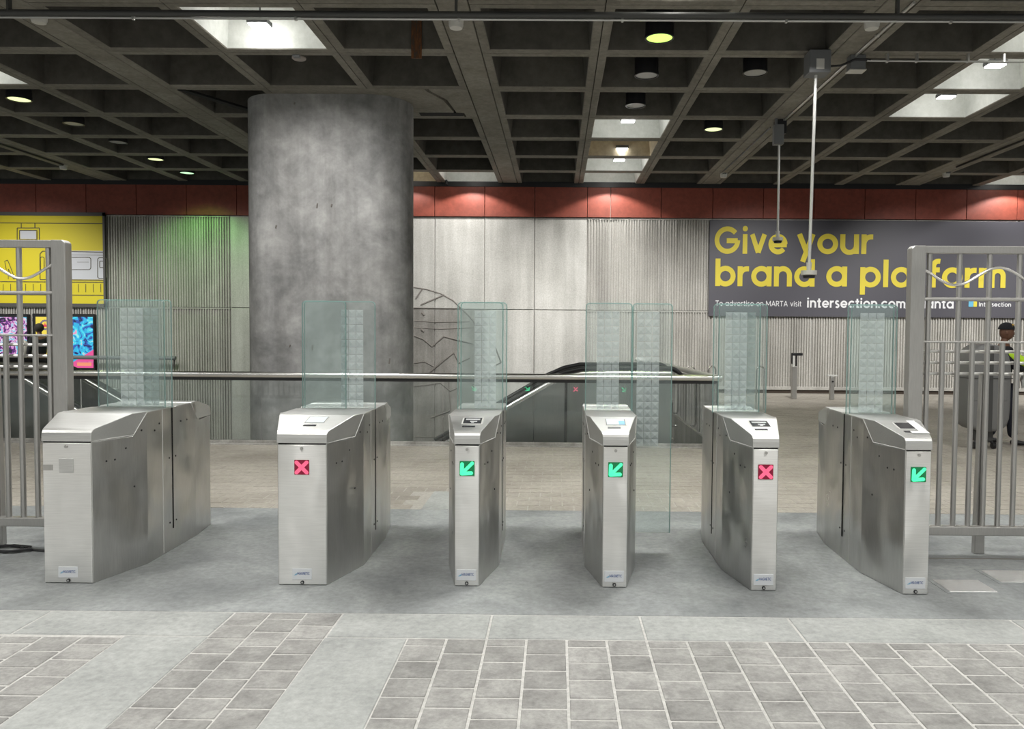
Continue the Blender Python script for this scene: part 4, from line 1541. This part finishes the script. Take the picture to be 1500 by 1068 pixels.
        if sx1 > sx0:
            nc = max(1, round((sx1 - sx0) / .053))
            px_ = (sx1 - sx0) / nc
            z_ = zt - .055
            s_ = MB()
            zlow = max(zb, .70) + .01
            while z_ - .053 > zlow:
                for c_ in range(nc):
                    a_ = sx0 + c_ * px_
                    y_ = yy - .0075
                    g2 = .0015
                    v_ = [(a_ + g2, y_, z_ - .053 + g2), (a_ + px_ - g2, y_, z_ - .053 + g2), (a_ + px_ - g2, y_, z_ - g2), (a_ + g2, y_, z_ - g2), (a_ + px_ / 2, y_ - .016, z_ - .0265)]
                    s_.add(v_, [(0, 1, 4), (1, 2, 4), (2, 3, 4), (3, 0, 4)])
                z_ -= .053
            o = s_.build('pyramid_strip', M['frost'], g_, fix=False)
            o['kind'] = 'stuff'
    return t


A_, B_ = .722, .750
ZB_ = 1.008
gate(-2.995, 4.64, .150, .275, .232, 'blank', None, 'blank',
     [(-.235, .235, -.075, .09, A_, ZB_), (-.19, .27, .02, .185, B_, ZB_)],
     'widest-looking fare gate at far left, blank square plate instead of a sign')
gate(-1.553, 4.645, .150, .275, .232, 'cross', 'arrow', 'lit',
     [(-.235, .07, .0, .0, A_, ZB_), (-.23, .27, .03, .19, B_, ZB_)],
     'wide fare gate with red cross sign, left of the pillar foot')
gate(-.543, 4.655, .076, .167, .112, 'arrow', 'arrow', 'dark',
     [(-.13, .165, -.035, .12, A_, ZB_), (-.155, .19, .0, .0, B_, ZB_)],
     'narrow fare gate with green arrow and dark reader, closest to the pillar')
gate(.366, 4.653, .076, .167, .112, 'arrow', 'cross', 'pale',
     [(-.16, .162, -.085, .075, A_, ZB_), (.172, .448, .20, .36, B_, .14)],
     'narrow fare gate with green arrow and lit reader, one glass leaf half out')
gate(1.273, 4.62, .077, .170, .112, 'cross', 'arrow', 'dark',
     [(-.178, .144, -.10, .055, A_, ZB_), (-.135, .20, -.05, .12, B_, ZB_)],
     'narrow fare gate with red cross sign, right of the middle')
gate(2.177, 4.58, .077, .170, .112, 'arrow', None, 'paper',
     [(-.165, .15, -.085, .085, A_, ZB_), (-.13, .185, .0, .0, B_, ZB_)],
     'fare gate at far right beside the fence, white paper on its lid')

# ================================================================== FENCES
YF = 5.40
def fence(sgn, xpost, lab, zb):
    t = thing('steel_fence', (xpost, YF, 0), lab, 'fence', 'steel bar fences closing the ends of the gate row')
    L = 3.2
    zt = 2.185
    # xpost = edge nearest to the gates
    def X(d):
        return sgn * d
    MB().prism_y([(X(0), .0), (X(.1), .0), (X(.1), zt - .045), (X(.1), zt), (X(.02), zt), (X(0), zt - .02)], -.045, .035).build('end_post', M['fence'], t, bevel=.006)
    MB().box(min(X(.1), X(L)), -.03, zt - .052, max(X(.1), X(L)), .03, zt).build('top_rail', M['fence'], t, bevel=.006)
    MB().box(min(X(.02), X(L)), -.03, zb, max(X(.02), X(L)), .03, zb + .065).build('bottom_rail', M['fence'], t, bevel=.006)
    n = 15
    for i in range(n):
        d = .145 + i * .21
        MB().tube([(X(d), 0, zb + .06), (X(d), 0, zt - .05)], .0185, 8).build('bar', M['fence'], t, smooth=True)
        MB().tube([(X(d + .105), 0, zb + .06), (X(d + .105), 0, 1.515)], .0185, 8).build('bar', M['fence'], t, smooth=True)
    for z, r in ((1.815, .013), (1.515, .008)):
        MB().tube([(X(.1), -.012, z), (X(L), -.012, z)], r, 8).build('rail', M['fence'], t, smooth=True)
    for z in (1.447, 1.368, 1.290):
        MB().tube([(X(.08), .03, z), (X(L), .03, z)], .011, 8).build('thin_rail', M['wave'], t, smooth=True)
    pts = []
    for i in range(100):
        d = .09 + i * (L - .1) / 99
        pts.append((X(d), -.02, 1.975 + .062 * math.cos((d - .02) / .60 * 2 * PI) ))
    MB().tube(pts, .010, 8).build('wave_rod', M['wave'], t, smooth=True)
    for d in (.565, 2.4):
        MB().prism_y([(X(d - .036), 0), (X(d + .036), 0), (X(d + .03), .5), (X(d + .018), 1.29), (X(d - .018), 1.29), (X(d - .03), .5)], .022, .07).build('support_leg', M['fence'], t, bevel=.004, seg=1)
    return t


pR, pL = aty(1331.5, 380, YF), aty(101, 380, YF)
fence(1, pR.x, 'right-hand steel bar fence with wavy rod, next to the far right gate', .145)
fence(-1, pL.x, 'left-hand steel bar fence with wavy rod, behind the far left gate', .150)
# dark cable scraps on the floor by the left fence
rng = random.Random(5)
mb = MB()
c = atz(18, 803, .02)
pts = []
for i in range(26):
    a = i * .75
    pts.append((c.x - .05 + .16 * math.cos(a) * (1 + .3 * math.sin(i)), c.y + .07 * math.sin(a), .012 + .004 * (i % 3)))
mb.tube(pts, .009, 6)
q = atz(52, 807, .012)
mb.tube([pts[-1], (c.x + .2, c.y - .01, .01), (q.x + .15, q.y, .01)], .008, 6)
tag(mb.build('floor_cable', M['black'], smooth=True), 'tangled black cable on the floor under the left fence', 'cable')

# ================================================================== BIN
p = atz(1436, 656, 0)
b = thing('litter_bin', (p.x, p.y, 0), 'tall grey capsule-shaped bin on small castors behind the right fence', 'bin')
hw = .29
prof = [(.0, .235), (.10, .245), (.2, .275), (.25, .33), (.28, .42), (hw, .60), (hw, 1.02), (.28, 1.14), (.255, 1.25), (.21, 1.34), (.12, 1.395), (.0, 1.415)]
outline = [(x_, z_) for x_, z_ in prof] + [(-x_, z_) for x_, z_ in prof[::-1][1:-1]]
MB().prism_y(outline, -.2, .2).build('bin_body', M['bin'], b, smooth=True, bevel=.05, seg=4)
MB().box(-.035, -.205, .25, .035, -.19, 1.39).build('centre_channel', M['bin_dark'], b, bevel=.005)
MB().box(-.295, -.21, .955, .295, .21, .965).build('lid_joint', M['bin_dark'], b)
for s in (-1, 1):
    MB().box(s * .17 - .05, -.206, .66, s * .17 + .05, -.195, .92).build('door_panel', M['bin'], b, bevel=.012)
    MB().lathe([(.012, -.212), (.012, -.2)], (s * .12, 0, .68), 10, 'y').build('lock', M['black'], b)
MB().box(-.12, -.1, .1, .12, .1, .26).build('pedestal', M['bin_dark'], b, bevel=.02)
for s in (-1, 1):
    MB().lathe([(.045, -.02), (.045, .02)], (s * .13, -.08, .045), 14, 'x').build('castor', M['rubber'], b, smooth=True)
    MB().tube([(s * .13, -.08, .045), (s * .08, -.05, .16)], .02, 8).build('castor_fork', M['black'], b)

# ================================================================== PEOPLE
def skin(name, pts, edges, radii, m, parent, root=0, sub_=2):
    me = bpy.data.meshes.new(name)
    me.from_pydata(pts, edges, [])
    o = link(name, me, parent)
    md = o.modifiers.new('skin', 'SKIN')
    md.use_smooth_shade = True
    for i, r in enumerate(radii):
        v = me.skin_vertices[0].data[i]
        v.radius = r if isinstance(r, tuple) else (r, r)
        v.use_root = (i == root)
    sb_ = o.modifiers.new('sub', 'SUBSURF')
    sb_.levels = sb_.render_levels = sub_
    me.materials.append(m)
    return o


def chain(start, n):
    return [(start + i, start + i + 1) for i in range(n - 1)]


def ellipsoid(name, c, r, m, parent, seg=20, zmin=-1.0, zmax=1.0):
    prof = []
    for i in range(13):
        a = -PI / 2 + PI * i / 12
        z = math.sin(a)
        if z < zmin or z > zmax:
            continue
        prof.append((max(.001, math.cos(a)), z))
    mb_ = MB().lathe(prof, seg=seg)
    mb_.v = [(c[0] + x_ * r[0], c[1] + y_ * r[1], c[2] + z_ * r[2]) for x_, y_, z_ in mb_.v]
    return mb_.build(name, m, parent, smooth=True)


def hand(parent, w, d, m, side):
    """palm plus five fingers, hanging along direction d from the wrist w"""
    w, d = Vector(w), Vector(d).normalized()
    x = d.cross(Vector((0, 1, 0))).normalized()
    if x.length < .1:
        x = Vector((1, 0, 0))
    n = x.cross(d)
    pts, ed, rad = [tuple(w), tuple(w + d * .045), tuple(w + d * .085)], [(0, 1), (1, 2)], [.024, (.036, .02), (.036, .018)]
    for k, (o_, l_) in enumerate(((-.027, .07), (-.009, .08), (.009, .076), (.026, .06))):
        b_ = len(pts)
        pts += [tuple(w + d * .09 + n * o_), tuple(w + d * (.09 + l_ * .5) + n * o_ + x * .008), tuple(w + d * (.09 + l_ * .9) + n * o_ + x * .028)]
        ed += [(2, b_), (b_, b_ + 1), (b_ + 1, b_ + 2)]
        rad += [.009, .0085, .007]
    b_ = len(pts)
    pts += [tuple(w + d * .05 - n * .04), tuple(w + d * .085 - n * .05 + x * .015)]
    ed += [(1, b_), (b_, b_ + 1)]
    rad += [.011, .009]
    return skin('hand', pts, ed, rad, m, parent)


def person(loc, rz, lab, hgt, sm, shirt, legs, cap, walk=.12, arm_f=None):
    t = thing('person', loc, lab, 'person', None, rz)
    k = hgt / 1.75
    t.scale = (k, k, k)
    # local frame: faces +y
    # one continuous body: pelvis, spine, neck, arms, legs
    P = [(0, 0, .93), (0, .0, 1.10), (0, .01, 1.28), (0, 0, 1.42), (0, .005, 1.52), (0, .02, 1.60)]
    R = [.12, .115, .135, .10, .052, .05]
    E = chain(0, 6)
    arms = arm_f or [[(.17, 0, 1.40), (.24, -.02, 1.14), (.25, .10, .92)], [(-.17, 0, 1.40), (-.24, -.04, 1.14), (-.25, .04, .90)]]
    for a in arms:
        b_ = len(P)
        P += a
        E += [(3, b_)] + chain(b_, 3)
        R += [.058, .044, .030]
    for s, st in ((1, walk), (-1, -walk)):
        b_ = len(P)
        P += [(s * .09, 0, .86), (s * .10, st * .5 + .03, .48), (s * .10, st, .09)]
        E += [(0, b_)] + chain(b_, 3)
        R += [.088, .058, .040]
    skin('body', P, E, R, sm, t)
    # head with face
    hd = ellipsoid('head', (0, .035, 1.655), (.078, .098, .118), sm, t, 24)
    for s in (-1, 1):
        ellipsoid('eye', (s * .03, .122, 1.665), (.013, .009, .008), M['paper'], hd, 10)
        ellipsoid('ear', (s * .079, .02, 1.65), (.012, .024, .034), sm, hd, 10)
    ellipsoid('nose', (0, .137, 1.64), (.014, .018, .024), sm, hd, 10)
    ellipsoid('mouth', (0, .122, 1.595), (.026, .012, .008), M['hair'], hd, 10)
    # shirt / jacket and trousers as looser skins of their own
    P2 = [(0, 0, .96), (0, 0, 1.12), (0, .01, 1.30), (0, 0, 1.43)]
    E2 = chain(0, 4)
    R2 = [(.168, .125), (.162, .125), (.178, .135), (.125, .09)]
    for a in arms:
        b_ = len(P2)
        e1 = Vector(a[0]).lerp(Vector(a[1]), 1.0)
        P2 += [a[0], tuple(e1), tuple(Vector(a[1]).lerp(Vector(a[2]), .8))]
        E2 += [(3, b_)] + chain(b_, 3)
        R2 += [.078, .06, .05]
    top_ = skin('jacket', P2, E2, R2, shirt, t)
    P3, E3, R3 = [(0, 0, .95)], [], [(.165, .125)]
    for s, st in ((1, walk), (-1, -walk)):
        b_ = len(P3)
        P3 += [(s * .09, 0, .84), (s * .10, st * .5 + .03, .48), (s * .10, st * .95, .10)]
        E3 += [(0, b_)] + chain(b_, 3)
        R3 += [.108, .08, .072]
    skin('trousers', P3, E3, R3, legs, t)
    for s, st in ((1, walk), (-1, -walk)):
        P4 = [(s * .10, st - .05, .045), (s * .10, st + .07, .04), (s * .105, st + .17, .032)]
        skin('shoe', P4, chain(0, 3), [(.048, .042), (.05, .038), (.042, .028)], M['black'], t)
    for a in arms:
        d_ = Vector(a[2]) - Vector(a[1])
        hand(t, a[2], d_, sm, 1)
    if cap:
        cp = ellipsoid('cap', (0, .03, 1.70), (.092, .112, .105), M['cloth_black'], t, 24, zmin=-.15)
        mb_ = MB().prism_z([(-.07, .11), (-.06, .19), (0, .215), (.06, .19), (.07, .11)], 1.695, 1.706)
        mb_.build('cap_peak', M['cloth_black'], cp, bevel=.003, seg=1)
        mb_ = MB()
        mb_.add([(.02, .132, 1.73), (.068, .095, 1.735), (.055, .085, 1.775), (.03, .112, 1.78)], [(0, 1, 2, 3)])
        mb_.add([(-.02, .150, 1.735), (.02, .150, 1.735), (.012, .128, 1.775), (-.012, .128, 1.775)], [(0, 1, 2, 3)])
        mb_.build('cap_badge', M['shirt_print'], cp, fix=False)
    else:
        ellipsoid('hair', (0, .015, 1.685), (.102, .118, .115), M['hair'], t, 24, zmin=-.75)
    return t, top_


p = atz(1466, 650, 0)
guard, jk = person((p.x, p.y, 0), -PI / 2 - .3, 'person in black cap and dark clothes holding a white plastic bag', 1.66, M['skin'], M['cloth_black'], M['navy'], True, .14,
               [[(.17, 0, 1.40), (.25, .06, 1.17), (.22, .27, 1.10)], [(-.17, 0, 1.40), (-.24, .10, 1.18), (-.16, .33, 1.14)]])
mb = MB()
mb.box(-.10, .132, 1.27, .10, .165, 1.33)
mb.box(.10, -.05, 1.27, .192, .10, 1.33)
mb.build('shirt_print', M['shirt_print'], jk, bevel=.004, seg=1)
for s in (1, -1):
    skin('hivis_sleeve', [(s * .19, .0, 1.36), (s * .24, .14, 1.27), (s * .21, .33, 1.16)], chain(0, 3), [.07, .075, .062], M['hivis'], guard)
bg = thing('plastic_bag', (p.x + .34, p.y - .12, .78), 'crumpled white plastic bag held by the person in the black cap', 'bag')
mb = MB()
rng = random.Random(11)
mb.lathe([(.05, .0), (.13, .03), (.165, .12), (.15, .22), (.08, .31), (.025, .37)], seg=18)
mb.v = [(x_ * (1 + rng.uniform(-.1, .1)), y_ * .6 * (1 + rng.uniform(-.1, .1)), z_) for x_, y_, z_ in mb.v]
mb.build('bag_body', M['bag'], bg)
mb = MB().tube([(-.03, 0, .35), (-.05, 0, .42), (0, 0, .47), (.05, 0, .42), (.03, 0, .35)], .006, 6)
mb.build('bag_handle', M['bag'], bg, smooth=True)

pp = aty(58, 488, 17.0)
rider, jk = person((pp.x, 17.0, 0), .9, 'person with dark hair and black jacket carrying a pale bag, behind the left fence', 1.56, M['skin'], M['cloth_black'], M['cloth_black'], False, .05)
bp = ellipsoid('shoulder_bag', (-.26, .24, 1.12), (.12, .12, .25), M['backpack'], rider, 20)

print('bricks', n_br, 'coffers', n_c)
